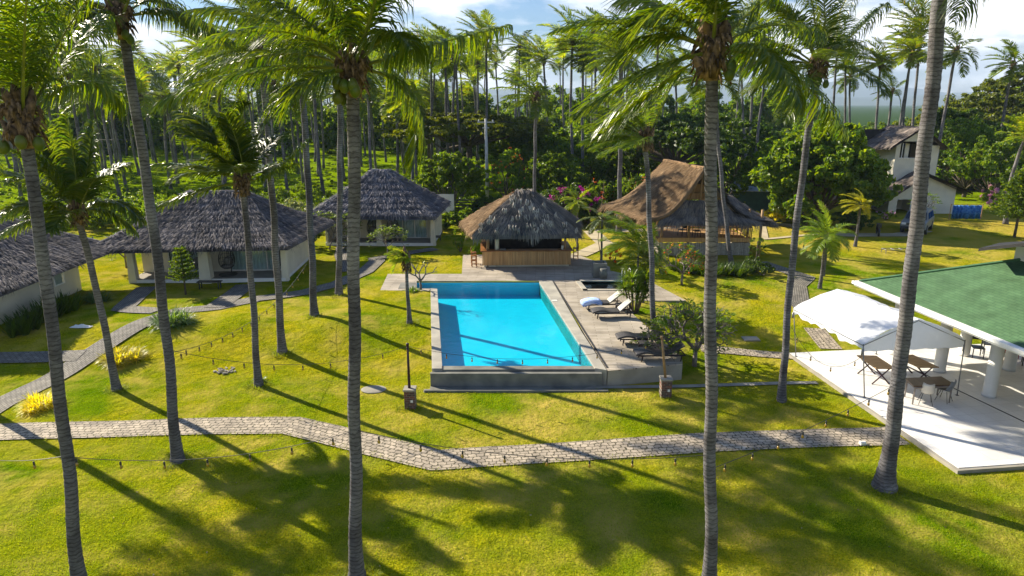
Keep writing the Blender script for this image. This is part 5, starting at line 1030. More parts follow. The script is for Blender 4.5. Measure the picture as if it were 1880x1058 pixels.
# ------------------------------------------------------------ foreground palms
G_ = 'tall coconut palms on the lawn'
P1 = near_palm((146, 1080), (42, 222), (.15, 0, 0), .130, 'thick coconut palm near the left edge, trunk running off the bottom',
    [((150, 105), (208, 185), .5, 1.), ((60, 30), (120, -60)), ((10, 40), (-20, -120), -.5, -.8), ((100, 60), (215, -70), .3, .5), ((-40, 110), (-130, 190)), ((90, 20), (20, -160), .8, 1.2), ((40, 60), (60, -140), -.8, -1.2), ((120, 90), (190, 30), 1.2, 2)], 7, 3.6, 101, wind=(-.7, 0, .1), cocos=3, ll=.95, e0=85, e1=25, bootr=.18, skip=lambda a, k: a > pi and k > .3)
P2 = near_palm((325, 848), (222, 35), (.35, 0, 0), .145, 'coconut palm standing just below the front path, trunk leaning left toward the top',
    [((310, 0), (425, 75), .2, .6), ((290, -40), (350, 50), 1., 1.5), ((150, -30), (95, 45), .5, .5), ((200, -90), (130, -150)), ((260, -80), (320, -130)), ((170, 0), (120, 75), -1, -1)], 13, 3.6, 102, cocos=3, e0=85, e1=0)
P3 = near_palm((214, 716), (143, 392), (.1, .1, 0), .13, 'short young coconut palm leaning left beside the yellow bush and diagonal path',
    [((215, 345), (258, 405), .2, .3), ((190, 370), (248, 425), .8, 1.2), ((70, 350), (12, 400), -.3, -.3), ((70, 390), (10, 432), .5, .5), ((90, 320), (18, 330), .6, 1), ((120, 300), (75, 215), .3, .6), ((140, 290), (120, 215), -.3, -.5), ((165, 300), (170, 225), .6, 1.), ((185, 310), (235, 300), 1, 1.5), ((100, 330), (50, 260), -.5, -1.)], 10, 2.9, 103, droop=.35, wind=(-.3, 0, 0), ll=.95, w=.06, nl=84, young=False, cocos=0, e0=88, e1=15, bootr=.14)
P4 = near_palm((474, 708), (445, 335), (.05, .1, 0), .125, 'short young coconut palm with upswept leaves, in front of the middle left bungalow',
    [((360, 345), (278, 388), -.3, -.3), ((380, 300), (282, 302), .4, .6), ((510, 325), (565, 258), .2, .3), ((400, 200), (375, 190), -.2, -.4), ((430, 210), (455, 190), .3, .4), ((470, 250), (500, 205), .5, .8), ((390, 260), (320, 225), .2, .3), ((400, 230), (330, 205), .9, 1.5), ((490, 300), (540, 300), 1., 1.5)], 9, 2.9, 104, droop=.3, wind=(-.3, 0, 0), ll=.95, w=.06, nl=84, e0=88, e1=30, bootr=.15)
P5 = near_palm((518, 646), (481, 95), (.0, .1, 0), .15, 'coconut palm with nearly straight trunk, before the right end of the middle left bungalow',
    [((400, 80), (330, 150)), ((420, 60), (360, 95), 1, 1.5), ((550, 60), (600, 120), .5, .8)], 17, 3.6, 105, cocos=3)
P6 = near_palm((577, 580), (549, 85), (.1, .1, 0), .16, 'coconut palm with straight trunk between the two left bungalows, its base on open lawn',
    [((480, 60), (420, 130)), ((600, 40), (640, 120), 1, 1)], 18, 3.7, 106, cocos=3)
P7 = near_palm((622, 541), (623, 120), (.05, .1, 0), .16, 'coconut palm with pale straight trunk in front of the pointed-roof bungalow',
    [((700, 90), (745, 160), .5, .5)], 16, 3.7, 107, cocos=2)
P8 = near_palm((655, 1062), (648, 128), (-.05, 0, 0), .143, 'tall coconut palm with green nuts whose trunk crosses the front path',
    [((770, 85), (930, 48), 0, .3), ((790, 125), (757, 305), .2, .4), ((480, 105), (292, 190), -.2, -.2), ((520, 60), (345, 150), .8, 1.2), ((560, 10), (440, -30), .3, .6), ((590, 0), (520, -120), -.4, -.8), ((650, -40), (640, -170), .4, .6), ((700, -20), (760, -90), .3, .3), ((720, 30), (752, 85), -.4, -.8), ((500, 10), (360, 20), .2, .4), ((620, 10), (560, -110), 1., 1.8), ((740, 20), (745, 110), 1.2, 2.), ((690, 10), (720, -120), -1., -1.6), ((560, 130), (520, 190), -.6, -1.)], 5, 3.7, 108, wind=(-.5, 0, .05), cocos=6, ll=1.0, e0=85, e1=30, bootr=.18)
P9 = near_palm((1304, 1080), (1308, 95), (.0, 0, 0), .135, 'tall coconut palm with curving pale trunk in front of the plumeria and stilt pavilion',
    [((1200, 115), (1062, 208), -.2, -.4), ((1190, 20), (1120, 150), .3, .5), ((1220, -30), (1165, 60), -.4, -.6), ((1440, 75), (1548, 240), .2, .4), ((1420, 50), (1470, 190), -.6, -1.2), ((1280, -60), (1250, -190)), ((1340, -60), (1380, -200)), ((1400, -20), (1520, -60), .2, .3), ((1240, 0), (1150, 0), .8, 1.4), ((1400, 20), (1500, 60), .8, 1.2), ((1320, -40), (1330, -180), -.8, -1.4), ((1190, 160), (1110, 240), .9, 1.6)], 4, 3.7, 109, wind=(-.8, 0, .1), cocos=4, ll=1.0, e0=85, e1=30, bootr=.19)
P10 = near_palm((1436, 737), (1502, 125), (-.35, 0, 0), .125, 'coconut palm leaning right, standing on the lawn between the pool and the white terrace',
    [((1590, 40), (1622, 10)), ((1560, 40), (1580, 110), .8, 1.4), ((1420, 40), (1340, 120), .3, .5), ((1460, 10), (1400, 0), -.4, -.8), ((1500, 10), (1470, -80)), ((1540, 0), (1600, -70), .4, .8), ((1440, 90), (1380, 170), .9, 1.5), ((1380, 60), (1330, 30), .9, 1.5)], 12, 3.6, 110, cocos=3)
P11 = near_palm((1625, 896), (1752, -230), (.1, 0, 0), .19, 'coconut palm with long trunk leaning right across the dining pavilion, crown above the top edge',
    [((1830, -80), (1752, 40), -.6, -1.2)], 14, 3.8, 111, cocos=0, flare=1.9)
P13 = near_palm((1200, 632), (1186, 255), (.1, 0, 0), .12, 'medium coconut palm with windblown crown rising from the pool deck edge',
    [((1120, 215), (1060, 235)), ((1120, 245), (1068, 262), .5, .5), ((1130, 190), (1075, 195), .5, .6), ((1190, 180), (1160, 135), .4, .6), ((1220, 190), (1240, 140), -.5, -.8)], 15, 3.2, 113, ll=.8, wind=(-1.1, 0, .1), skip=lambda a, k: cos(a) > .5)
P14 = near_palm(None, (1140, 105), (.1, 0, 0), .19, 'tall pale-trunked palm standing behind the tan slope of the stilt pavilion roof', [], 22, 4.4, 114, base=(atY(1141, 300, 56)[0], 56, .6), wind=(-.95, 0, 0), nl=36, w=.08)
P12 = near_palm(None, (984, 182), (.0, 0, 0), .14, 'slender palm rising directly behind the bar\'s thatched roof', [], 18, 3.6, 115, base=(atY(981, 300, 56)[0], 56, .6), wind=(-.8, 0, 0), nl=34, w=.08)
P16 = near_palm((1343, 488), (1312, 150), (-.2, 0, 0), .13, 'slender leaning palm growing close against the front of the stilt pavilion', [], 18, 3.6, 116, wind=(-.8, 0, 0), nl=34, w=.08)
P17 = near_palm(None, (-112, 255), (.1, 0, 0), .17, 'coconut palm outside the left edge with only its frond tips showing', [], 16, 3.6, 117, base=(-20.6, 23.9, 0))
# dark trunked little palm and bare plumeria at the pool corner
P15 = near_palm((751, 594), (746, 482), (.02, 0, 0), .085, 'small dark-trunked palm with windswept yellowish tuft beside the pool\'s far left corner', [((735, 462), (726, 482)), ((728, 470), (722, 500)), ((745, 455), (738, 462), .1, .2)], 12, 1.0, 118, ll=.45, nl=26, w=.035, young=True, wind=(-1.2, 0, 0), e0=85, e1=20, bootr=.07, flare=1.8)
# ------------------------------------------------------------ background palms (shared meshes, each palm its own object)
VAR = []
for k in range(9):
    r = np.random.default_rng(200+k); H = 1.; mb = MB(); rand_fronds(mb, (0, 0, 0), 16+k % 4*3, (3.6, 4.3, 4.0)[k % 3], r, (80, 88, 70)[k % 3], (-35, -10, -50, -20)[k % 4], (-.95+.16*(k % 3), .08*(k-4), .1*(k % 2)), k, nl=30, ll=(.9, 1.05)[k % 2], w=.095, seg=2, droop=(.5, .8, .6)[k % 3], r0=.05, sag=(.9, .6, 1.1)[k % 3])
    boot(mb, (0, 0, -.2), .2, r, 7, 2); VAR.append(mb.mesh('crown', [M_frondy if k % 2 else M_frond, M_rachis, M_boot]))
TV = []
for k in range(4):
    r = np.random.default_rng(300+k); mb = MB(); trunk_mesh(mb, (0, 0, 0), (r.normal(0, .5), r.normal(0, .4), 10), (r.normal(0, .35), 0, 0), .17, 8, .5, r, 1.5, .7, .03); TV.append((mb.mesh('trunk', M_bark, True)))
    me = TV[-1]
TOPS = []
for me in TV:
    co = np.zeros(len(me.vertices)*3); me.vertices.foreach_get('co', co); co = co.reshape(-1, 3); TOPS.append(co[-8:].mean(0))
BGN = [0]
def bg_palm(x, y, h, label, group, cs=1., k=None, lean=0.):
    i = BGN[0]; BGN[0] += 1; k = i if k is None else k; z = gh(x, y) if y < 300 else .6
    t = thing('coconut_palm', (x, y, z-.1), label, 'palm tree', group); rz = (i*1.7) % 6.28 if not lean else 0.
    tr = bpy.data.objects.new('trunk', TV[k % 4]); COL.objects.link(tr); tr.parent = t; tr.scale = (1.05, 1.05, h/10); tr.rotation_euler = (0, 0, rz)
    q = TOPS[k % 4]*(1.05, 1.05, h/10); cz = (q[0]*cos(rz)-q[1]*sin(rz), q[0]*sin(rz)+q[1]*cos(rz), q[2])
    if lean: tr.rotation_euler = (0, lean, 0); cz = (q[0]*cos(lean)+q[2]*sin(lean), q[1], -q[0]*sin(lean)+q[2]*cos(lean))
    c = bpy.data.objects.new('crown', VAR[k % 9]); COL.objects.link(c); c.parent = t; c.location = cz; c.scale = (cs, cs, cs*(1+.08*((i*7) % 5-2)/2)); c.rotation_euler = (0, 0, (((i*37) % 100)/100-.5)*.9); return t
def bgp(bpx, cpx, cpy, Y, label, cs=1., lean=False, group=None):
    b = atY(bpx, 300, Y); c = atY(cpx, cpy, Y); h = c[2]-.6; ln = atan2(c[0]-b[0], h); return bg_palm(b[0], Y, h/cos(ln), label, group, cs, lean=ln or 1e-4)
# the group of tall palms on the right skyline
for a in ((1556, 1552, 112, 92, 'palm just right of the leaning lawn palm\'s crown, before the distant blue hills', .95), (1536, 1530, 95, 88, 'tallest-standing palm tucked close behind the leaning lawn palm\'s crown', 1.), (1575, 1560, 140, 100, 'lower palm of the pair standing against the distant blue hills', .85),
          (1612, 1622, 118, 84, 'leftmost palm of the cluster above the gabled house roof', 1.), (1624, 1638, 165, 90, 'small low palm at the foot of the cluster above the gabled house', .7), (1649, 1666, 100, 84, 'palm with broad crown in the middle of the cluster above the gabled house', 1.1),
          (1661, 1674, 88, 88, 'second palm from the middle in the cluster above the gabled house', 1.), (1676, 1697, 55, 84, 'tallest palm of the cluster above the gabled house, leaning right', 1.1),
          (1716, 1754, 92, 72, 'palm with slim leaning trunk just right of the foreground palm trunk, above the gabled house', 1.), (1838, 1850, 118, 82, 'lone palm standing against the wooded hill at the far right', 1.),
          (1868, 1880, 250, 60, 'small low palm in the shrubs at the right edge', .6), (1380, 1366, 92, 80, 'palm rising left of the big leafy tree, beside the wires', 1.), (1374, 1390, 60, 84, 'taller one of the trunks close together left of the big leafy tree', 1.), (1390, 1404, 110, 80, 'palm nearest the big leafy tree on its left', .95),
          (1060, 1052, 75, 80, 'palm with windblown crown above the rain tree, right of the utility pole', 1.05), (1074, 1078, 95, 78, 'thin pale palm trunk just right of the windblown one behind the bougainvillea', 1.), (1012, 1000, 112, 96, 'palm low in the skyline group between the bar palm and the rain tree', .95),
          (960, 952, 85, 100, 'leftmost palm of the skyline group above the bar', 1.), (985, 972, 98, 110, 'second palm from the left in the skyline group above the bar', 1.), (925, 915, 118, 115, 'short-looking palm above the utility pole', .8), (1100, 1092, 60, 92, 'tall windblown palm with big crown above the stilt pavilion', 1.2), (1120, 1118, 85, 104, 'palm behind the big windblown crown above the stilt pavilion', 1.), (1160, 1155, 100, 84, 'palm between the two foreground crowns, above the stilt pavilion', 1.), (1210, 1215, 70, 80, 'palm right above the stilt pavilion gable', 1.1), (1250, 1240, 120, 95, 'lower palm above the stilt pavilion gable', 1.), (1040, 1032, 100, 120, 'distant palm in the gap of the skyline group above the bougainvillea', .9),
          (838, 838, 100, 86, 'twin-looking palm above the rain tree\'s left side', .95), (826, 824, 88, 86, 'left twin palm above the rain tree', .95), (880, 872, 150, 110, 'low palm peeking above the rain tree crown', .8), (792, 800, 95, 100, 'palm behind the drooping frond of the central palm', 1.)):
    bgp(*a[:4], a[4], a[5], group='palms on the right skyline' if a[0] > 1300 else 'palms on the middle skyline')
# plantation rows behind the bungalows
rp5 = np.random.default_rng(77); n = 0
for row, Y in enumerate((76, 84, 93, 103, 114, 127, 142, 160, 182, 208)):
    half = int(11+row*1.1); 
    for i in range(half):
        x = -.80*Y+(i+.5+.3*(row % 2))*(.80*Y-.04*Y)/half+rp5.normal(0, .9)
        px = 940+x/(Y*cos(TH)+(CAMH)*sin(TH))*FPX
        if px > 905 or px < -70: continue
        h = rp5.uniform(13.2, 17.5)+(Y-76)*.035 if rp5.random() > .38 else rp5.uniform(10, 13)
        side = 'far left' if px < 260 else ('left' if px < 560 else 'middle'); dist = 'nearest rows' if row < 3 else ('middle rows' if row < 6 else 'back rows')
        bg_palm(x, Y+rp5.normal(0, 1.2), h, 'slender plantation palm among many alike in the %s, behind the %s bungalow' % (dist, {'far left': 'edge-cut', 'left': 'nearer', 'middle': 'pointed-roof'}[side]), 'plantation palms, %s, %s' % (dist, side), rp5.uniform(.95, 1.25)); n += 1
for i in range(22):
    Y = rp5.uniform(120, 190); x = rp5.uniform(-2, .36*Y); bg_palm(x, Y, rp5.uniform(14, 19), 'distant palm crown in the dark woods behind the bar and stilt pavilion', 'distant palms behind the bar', rp5.uniform(.9, 1.1))
# ------------------------------------------------------------ broadleaf trees, shrubs and flowers
def T(px, py, Y, **k): return None
def gY(px, Y): x = atY(px, 300, Y)[0]; return (x, Y, gh(x, Y) if Y < 300 else .6)
make_tree('rain_tree', gY(862, 86), 9.2, 11.5, 'wide flat-topped rain tree standing behind the utility pole', mat=M_leafO, seed=40, size=.34, per=150, nb=15, trunk=.4, flat=.22, clear=.62)
make_tree('rain_tree', gY(790, 100), 9.8, 9, 'smaller flat-topped rain tree left of the big one', mat=M_leafO, seed=41, size=.36, per=120, nb=11, trunk=.35, flat=.24, clear=.62)
make_tree('rain_tree', gY(1240, 72), 8.6, 9, 'dark spreading tree with arching limbs behind the stilt pavilion', mat=M_leafC, seed=42, size=.3, per=150, nb=12, trunk=.4, flat=.4, clear=.5)
make_tree('leafy_tree', gY(822, 63), 6.0, 4.0, 'bright green bushy tree behind the pointed-roof bungalow', mat=M_leafA, seed=43, size=.2, per=420, nb=11, clear=.15, trunk=.15)
make_tree('leafy_tree', gY(770, 66), 3.8, 3.2, 'lower bright green bush-like tree at the pointed bungalow roof\'s right shoulder', mat=M_leafA, seed=44, size=.2, per=380, nb=8, clear=.1, trunk=.12)
make_tree('leafy_tree', gY(930, 70), 5.6, 3.6, 'bright green leafy tree right of the utility pole', mat=M_leafB, seed=45, size=.2, per=380, nb=9, clear=.15, trunk=.14, flowers=M_orange, fper=.03)
make_tree('leafy_tree', gY(1015, 69), 5.4, 4.6, 'rounded green tree behind the bar palm trunk', mat=M_leafA, seed=46, size=.2, per=380, nb=10, clear=.12)
make_tree('almond_tree', gY(1512, 60), 8.3, 5.9, 'big spreading sea almond tree with glossy leaves left of the gabled house', mat=M_leafA, seed=47, size=.30, per=520, nb=20, trunk=.3, flat=.75, clear=.1, long=1.3)
make_tree('almond_tree', gY(1440, 70), 7.0, 5.5, 'green leafy tree adjoining the big sea almond on its left', mat=M_leafB, seed=48, size=.26, per=380, nb=12, trunk=.2, clear=.15)
make_tree('leafy_tree', gY(1320, 64), 5.8, 3.4, 'dark rounded tree directly behind the stilt pavilion\'s right side', mat=M_leafB, seed=49, size=.2, per=420, nb=10, clear=.1)
for i, (px, Y, h, r, m_, lab) in enumerate(((1780, 78, 8.2, 5.5, 1, 'green tree directly behind the gabled house\'s right wing'), (1830, 74, 6.6, 5.0, 0, 'bright green tree between the lone palm and pink shrub'), (1885, 80, 9, 6.0, 1, 'tall green tree at the right edge beneath the hill'), (1745, 86, 10.5, 6, 2, 'dark tree rising above the gabled house roof'), (1810, 96, 14, 8, 3, 'olive spreading tree half way up the hill'), (1870, 104, 17.5, 9, 3, 'olive spreading tree near the hill top at the right edge'), (1700, 102, 10, 7, 3, 'olive tree on the hill shoulder left of the slim leaning palm'), (1620, 108, 6.8, 6, 1, 'low tree below the distant blue hills'), (1500, 104, 8, 7, 2, 'dark tree seen beneath the leaning lawn palm\'s crown'), (1470, 90, 7.5, 6, 1, 'green tree behind the gap between almond trees'), (1745, 112, 13, 8, 3, 'olive tree standing just above the slim leaning palm\'s base'),
          (1350, 86, 8.5, 6.5, 2, 'dark tree above the tin shed'), (1170, 78, 6.4, 6, 0, 'dark tree behind the bougainvillea hedge on its right'), (1100, 78, 5.6, 5, 1, 'green tree behind the magenta bougainvillea'), (1060, 88, 7.5, 7, 1, 'dark tree in the middle beneath the skyline palms'), (960, 90, 7, 7, 1, 'dark tree behind the slender bar palm'), (700, 72, 3.0, 3.5, 0, 'low bright shrub-tree in the meadow above the pointed roof'))):
    make_tree('leafy_tree', gY(px, Y), h, r, lab, mat=(M_leafA, M_leafB, M_leafC, M_leafO)[m_], seed=60+i, size=.3 if Y > 85 else .22, per=250 if Y < 90 else 170, nb=11, trunk=.2, clear=.12, flat=.75 if m_ != 3 else .45)
# bougainvillea and hedge row
for i, (px, Y, r, h, fl, lab) in enumerate(((985, 62, 2.6, 2.4, None, 'dark green shrub in the hedge right behind the bar roof'), (1040, 61, 2.8, 3.2, M_magenta, 'magenta bougainvillea in the hedge between bar and stilt pavilion'), (1085, 60, 2.4, 2.7, M_magenta, 'smaller magenta bougainvillea touching the tan pavilion roof'), (1110, 63, 2.2, 3.6, M_orange, 'orange-flowered shrub above the left eave of the stilt pavilion'), (1165, 62, 2.6, 4.0, M_orange, 'shrub with scattered orange flowers behind the tan pavilion roof'), (1225, 62, 2.5, 3.8, None, 'green shrub behind the stilt pavilion peak'),
          (900, 62, 2.2, 2.4, None, 'dark shrub in the hedge just left of the bar roof peak'), (1000, 58.5, 1.8, 1.6, M_white_p, 'white-flowered shrub low in the hedge behind the bar'), (845, 58, 2.2, 1.7, None, 'yellow-green shrub below the black gate near the bar'), (815, 57.5, 1.6, 1.4, None, 'dark green shrub at the right wall of the pointed-roof bungalow'))):
    make_bush('bougainvillea' if fl in (M_magenta,) else 'hedge_shrub', gY(px, Y), r, h, lab, mat=M_leafC if i in (0, 1, 2, 6, 9) else M_leafA, seed=90+i, size=.15, per=520, flowers=fl, fper=.12 if fl is M_magenta else .03, nb=8)
make_bush('bougainvillea', gY(1836, 70), 1.6, 2.3, 'pale pink bougainvillea by the conifer at the far right', mat=M_leafA, seed=111, size=.15, per=400, flowers=M_pink, fper=.45)
make_bush('bougainvillea', gY(1640, 62.5), 1.0, .9, 'small pink-flowered bush at the gabled house door', mat=M_leafB, seed=112, size=.1, per=300, flowers=M_pink, fper=.3)
for i, (px, Y, r, h, m_, lab) in enumerate(((535, 58, 2.2, 2.8, M_leafS, 'silvery-leaved shrub between the two thatched bungalows'), (470, 60, 2.0, 2.6, M_leafA, 'bright shrub peeking above the nearer bungalow ridge'), (300, 57, 2.6, 3.0, M_leafA, 'bright green shrub behind the nearer bungalow\'s left roof end'), (240, 55, 2.2, 2.6, M_leafB, 'dark green shrub left of the nearer bungalow roof'), (380, 64, 2.5, 2.5, M_leafB, 'shrub in the meadow above the nearer bungalow'), (60, 52, 3.0, 3.4, M_leafB, 'large shrub behind the short young palm at far left'), (10, 48, 2.6, 3.2, M_leafC, 'dark shrub at the left edge above the cut bungalow roof'), (150, 58, 2.8, 2.4, M_leafA, 'bright shrub behind the short leaning palm crown'), (420, 74, 2.4, 2.0, M_leafA, 'low meadow shrub left of the pair of palm trunks'), (640, 70, 2.4, 1.5, M_leafA, 'low yellow-green scrub at the meadow edge beside the pointed roof'), (560, 78, 2.6, 1.8, M_leafB, 'meadow scrub seen between the straight palm trunks'),
          (548, 49.5, 1.5, 2.0, M_leafC, 'dark shrub at the side wall of the nearer bungalow'), (1420, 60, 1.5, 1.3, M_leafY, 'yellow-green shrub beside the garden road, left one'), (1452, 61, 1.6, 1.4, M_leafY, 'yellow-green shrub beside the garden road, right of its twin'), (1490, 58, 1.5, 1.2, M_leafC, 'dark shrub under the big sea almond tree'), (1580, 57.5, 2.0, 1.6, M_leafC, 'dark undergrowth shrub behind the short yellow palm'))):
    make_bush('shrub', gY(px, Y), r, h, lab, mat=m_, seed=120+i, size=.13, per=430, nb=7)
make_bush('clipped_shrub', gnd(845, 462), .75, 1.5, 'rounded light green shrub on stems at the left wall of the bar', mat=M_leafA, seed=140, size=.07, per=900, nb=5)
make_bush('shrub', gnd(867, 470), .45, .8, 'leafy low plant at the bar\'s left rear corner', mat=M_leafA, seed=141, size=.07, per=700, nb=4)
# distant wood closing the meadow and covering the hill: one mass
rw = np.random.default_rng(55); hills = MB()
def hill_h(x, y): return 19*sst(.50*y, .95*y, x)*sst(78, 150, y)*(1-sst(260, 420, y))
hx = np.linspace(20, 300, 57); hy = np.linspace(76, 420, 50); V = [(x, y, .5+hill_h(x, y)) for y in hy for x in hx]
hills.add(V, [(j*57+i, j*57+i+1, (j+1)*57+i+1, (j+1)*57+i) for j in range(49) for i in range(56)]); struct(obj('hill', hills, surf('hill_ground', (.04, .06, .015), (.07, .08, .02), scale=.3), smooth=True))
mb = MB(); bl = []
for i in range(420):
    if i < 300: y = rw.uniform(84, 190); x = rw.uniform(.50*y, .85*y); z = hill_h(x, y)
    else: y = rw.uniform(190, 250); x = rw.uniform(-.95*y, .45*y); z = .5
    r = rw.uniform(2.2, 4.5)*(1 if i < 300 else 1.7); bl.append(((x, y, z+r*.6), (r, r, r*.75)))
canopy(mb, bl, 75, .5, rw); stuff(obj('distant_woods', mb, M_leafB), 'dark wooded mass covering the hill and closing the plantation', 'woods')
mb = MB(); bl = []
for i in range(300): y = rw.uniform(140, 215); x = rw.uniform(-.9*y, .42*y); r = rw.uniform(2.6, 5); bl.append(((x, y, rw.uniform(.6, 2.3)*r), (r, r, r)))
canopy(mb, bl, 75, .6, rw); stuff(obj('far_tree_line', mb, M_leafB), 'far tree line behind the palm plantation', 'woods')
mb = MB(); bl = []
for i in range(520): y = rw.uniform(58, 135); x = rw.uniform(-.8*y, -.05*y); r = rw.uniform(.5, 1.4)*(1.5 if y < 80 else 1); bl.append(((x, y, .6+r*.3), (r*1.3, r*1.3, r*.42)))
for i in range(110): y = rw.uniform(57, 76); x = rw.uniform(-.72*y, -.12*y); r = rw.uniform(.7, 1.7); bl.append(((x, y, .6+r*.6), (r, r, r*rw.uniform(.7, 1.2))))
for i in range(60): y = rw.uniform(60, 78); x = rw.uniform(-.06*y, .33*y); r = rw.uniform(.8, 1.8); bl.append(((x, y, .6+r*.4), (r*1.2, r*1.2, r*.8)))
canopy(mb, bl, 170, .17, rw); stuff(obj('undergrowth', mb, M_leafA), 'low green undergrowth between the plantation palms and behind the hedge', 'undergrowth')
# far coast hills
mb = MB(); nxm = 90
for (Y, amp, base, sd_) in ((5200, 190, 60, 1), (3600, 60, 10, 2)):
    rr = np.random.default_rng(sd_); ph = rr.uniform(0, 6, 6); V = []
    for j in range(8):
        for i in range(nxm+1):
            x = -.2*Y+i/nxm*1.5*Y; hgt = base+amp*(.5+.28*sin(x/Y*9+ph[0])+.14*sin(x/Y*23+ph[1])+.06*sin(x/Y*61+ph[2])); V.append((x, Y+j*Y*.05, .5+hgt*sst(0, 6, j)))
    mb.add(V, [(j*(nxm+1)+i, j*(nxm+1)+i+1, (j+1)*(nxm+1)+i+1, (j+1)*(nxm+1)+i) for j in range(7) for i in range(nxm)])
struct(obj('mountains', mb, surf('mountain_forest', (.03, .06, .03), (.05, .08, .04), scale=.004), smooth=True))
# ------------------------------------------------------------ garden plants near the pool
def frangipani(name, loc, h, r, label, seed, mat, leafy=1., fl=None, depth=5, r0=.09, spread=.75, lean=0.):
    rng = np.random.default_rng(seed); t = thing(name, loc, label, 'tree'); mb = MB(); tips = []
    def br(p, d, l, rad, k):
        q = p+d*l; mb.tube([p, (p+q)/2+rng.normal(0, .02, 3), q], [rad, rad*.85, rad*.72], 6)
        if k == 0 or q[2] > h*1.05: tips.append((q, d)); return
        n = 3 if k > 2 else 2; a0 = rng.uniform(0, 6.28)
        for i in range(n):
            a = a0+i*2*pi/n+rng.normal(0, .3); s = nrm(np.cross(d, (sin(a), cos(a), .3))); br(q, nrm(d+s*spread*rng.uniform(.7, 1.3)+(0, 0, .08)), l*rng.uniform(.68, .9), rad*.7, k-1)
    d0 = nrm(np.array((lean, 0, 1.))); br(np.array((0, 0, -.1)), d0, h*.3, r0, depth)
    obj('trunk', mb, surf('smooth_grey_bark', (.22, .19, .17), (.13, .11, .1), scale=4., rough=.8), t, True)
    mb = MB(); P = []; D = []
    for q, d in tips:
        if rng.random() > leafy: continue
        m = rng.integers(7, 13); a = rng.uniform(0, 6.28, m); dd_ = nrm(np.stack([np.cos(a), np.sin(a), rng.uniform(.0, .7, m)], 1)+d*.3); l = rng.uniform(.16, .30, m)[:, None]*(h/2.6)**.5; s = nrm(np.cross(dd_, (0, 0, 1.)))*l*.17; b = q+dd_*.02
        V = np.stack([b, b+dd_*l*.55+s, b+dd_*l-(0, 0, .03), b+dd_*l*.55-s], 1); mb.quads(V, np.arange(m*4).reshape(m, 4), 0)
        if fl and rng.random() < .3: leaves(mb, q+rng.normal(0, .06, (6, 3)), np.tile((0, 0, 1.), (6, 1)), .09, rng, 1, 1.)
    obj('crown', mb, [mat]+([fl] if fl else []), t); return t
frangipani('plumeria_tree', gnd(1275, 672), 2.6, 2, 'wide bare-stemmed plumeria at the pool deck corner behind the curving palm', 150, M_leafA, depth=6, r0=.12, spread=.8, leafy=.42)
frangipani('plumeria_tree', gnd(1240, 672), 2.0, 2, 'lower leafy plumeria overhanging the wicker loungers', 156, M_leafA, depth=5, r0=.08, spread=.8, lean=-.55, leafy=.8)
frangipani('plumeria_tree', gnd(1252, 523), 2.5, 1, 'leafy plumeria with orange-pink flowers before the stilt pavilion', 151, M_leafA, fl=M_orange, depth=5, r0=.08, spread=.8)
frangipani('plumeria_tree', gnd(604, 458), 2.7, 1, 'small leafy tree with crooked pale stem before the pointed-roof bungalow\'s left end', 152, M_leafA, depth=5, r0=.07, lean=.35)
frangipani('plumeria_tree', gnd(712, 470), 2.2, 1, 'small leafy tree right behind the central palm trunk, before the pointed-roof bungalow', 157, M_leafA, depth=5, r0=.05)
frangipani('plumeria_tree', gnd(772, 533), 2.1, 1, 'nearly leafless pale plumeria with a yellow tip at the pool\'s far left corner', 153, M_leafY, leafy=.12, depth=3, r0=.08, spread=.7)
frangipani('plumeria_tree', gnd(232, 492), 2.6, 1, 'bare branching tree in shade left of the nearer bungalow', 154, M_leafB, leafy=.3, depth=5, r0=.07)
frangipani('plumeria_tree', gY(1713, 61), 3.0, 1, 'thin sapling in front of the gabled house wall, right of the leaning trunk', 155, M_leafA, depth=4, r0=.05)
rg = np.random.default_rng(160)
def tuft(name, loc, label, n, ln, w, mat, rad, spread=.8, arch=.6, cat='plant', extra=0, group=None):
    t = thing(name, loc, label, cat, group); mb = MB()
    blades(mb, (0, 0, 0), n, ln, w, rg, spread, rad, 0, arch)
    for i in range(extra): a = i*2.4; blades(mb, (cos(a)*rad*1.3, sin(a)*rad*1.3, 0), n//3, ln*.9, w, rg, spread, rad*.6, 0, arch)
    obj('leaves', mb, mat, t); return t
tuft('pandanus_bush', gnd(226, 660), 'bright yellow striped bush beside the diagonal path, between two leaning trunks', 520, .62, .04, M_leafY, .42, .8, .6, 'bush', 5)
tuft('pandanus_bush', gnd(72, 747), 'bright yellow striped bush at the path, beside the leftmost thick trunk', 420, .58, .04, M_leafY, .34, .8, .6, 'bush', 4)
tuft('spider_lily', gnd(318, 594), 'green arching lily clump behind the left palm trunk by the path fork', 300, .95, .045, M_blade, .4, .8, .7, 'plant', 5)
tuft('lily_clump', gnd(480, 700), 'small leafy seedling at the foot of the short young palm', 20, .45, .08, M_blade, .06)
tuft('low_plant', gnd(757, 535), 'low green plant at the foot of the dark-trunked little palm', 60, .35, .05, M_leafA, .2, extra=4)
for i, (px, py) in enumerate(((32, 615), (52, 605), (70, 592), (92, 583), (110, 575), (126, 570))):
    tuft('snake_plant', gnd(px, py), 'upright dark snake plant in the row along the edge-cut bungalow wall', 60, 1.15, .09, M_leafC, .28, .25, .08, 'plant', 3, 'snake plants along the bungalow wall')
tuft('lily_clump', gnd(178, 553), 'dark grassy clump at the rear corner of the edge-cut bungalow', 140, .8, .05, M_blade, .3, .8, .6, 'plant', 3)
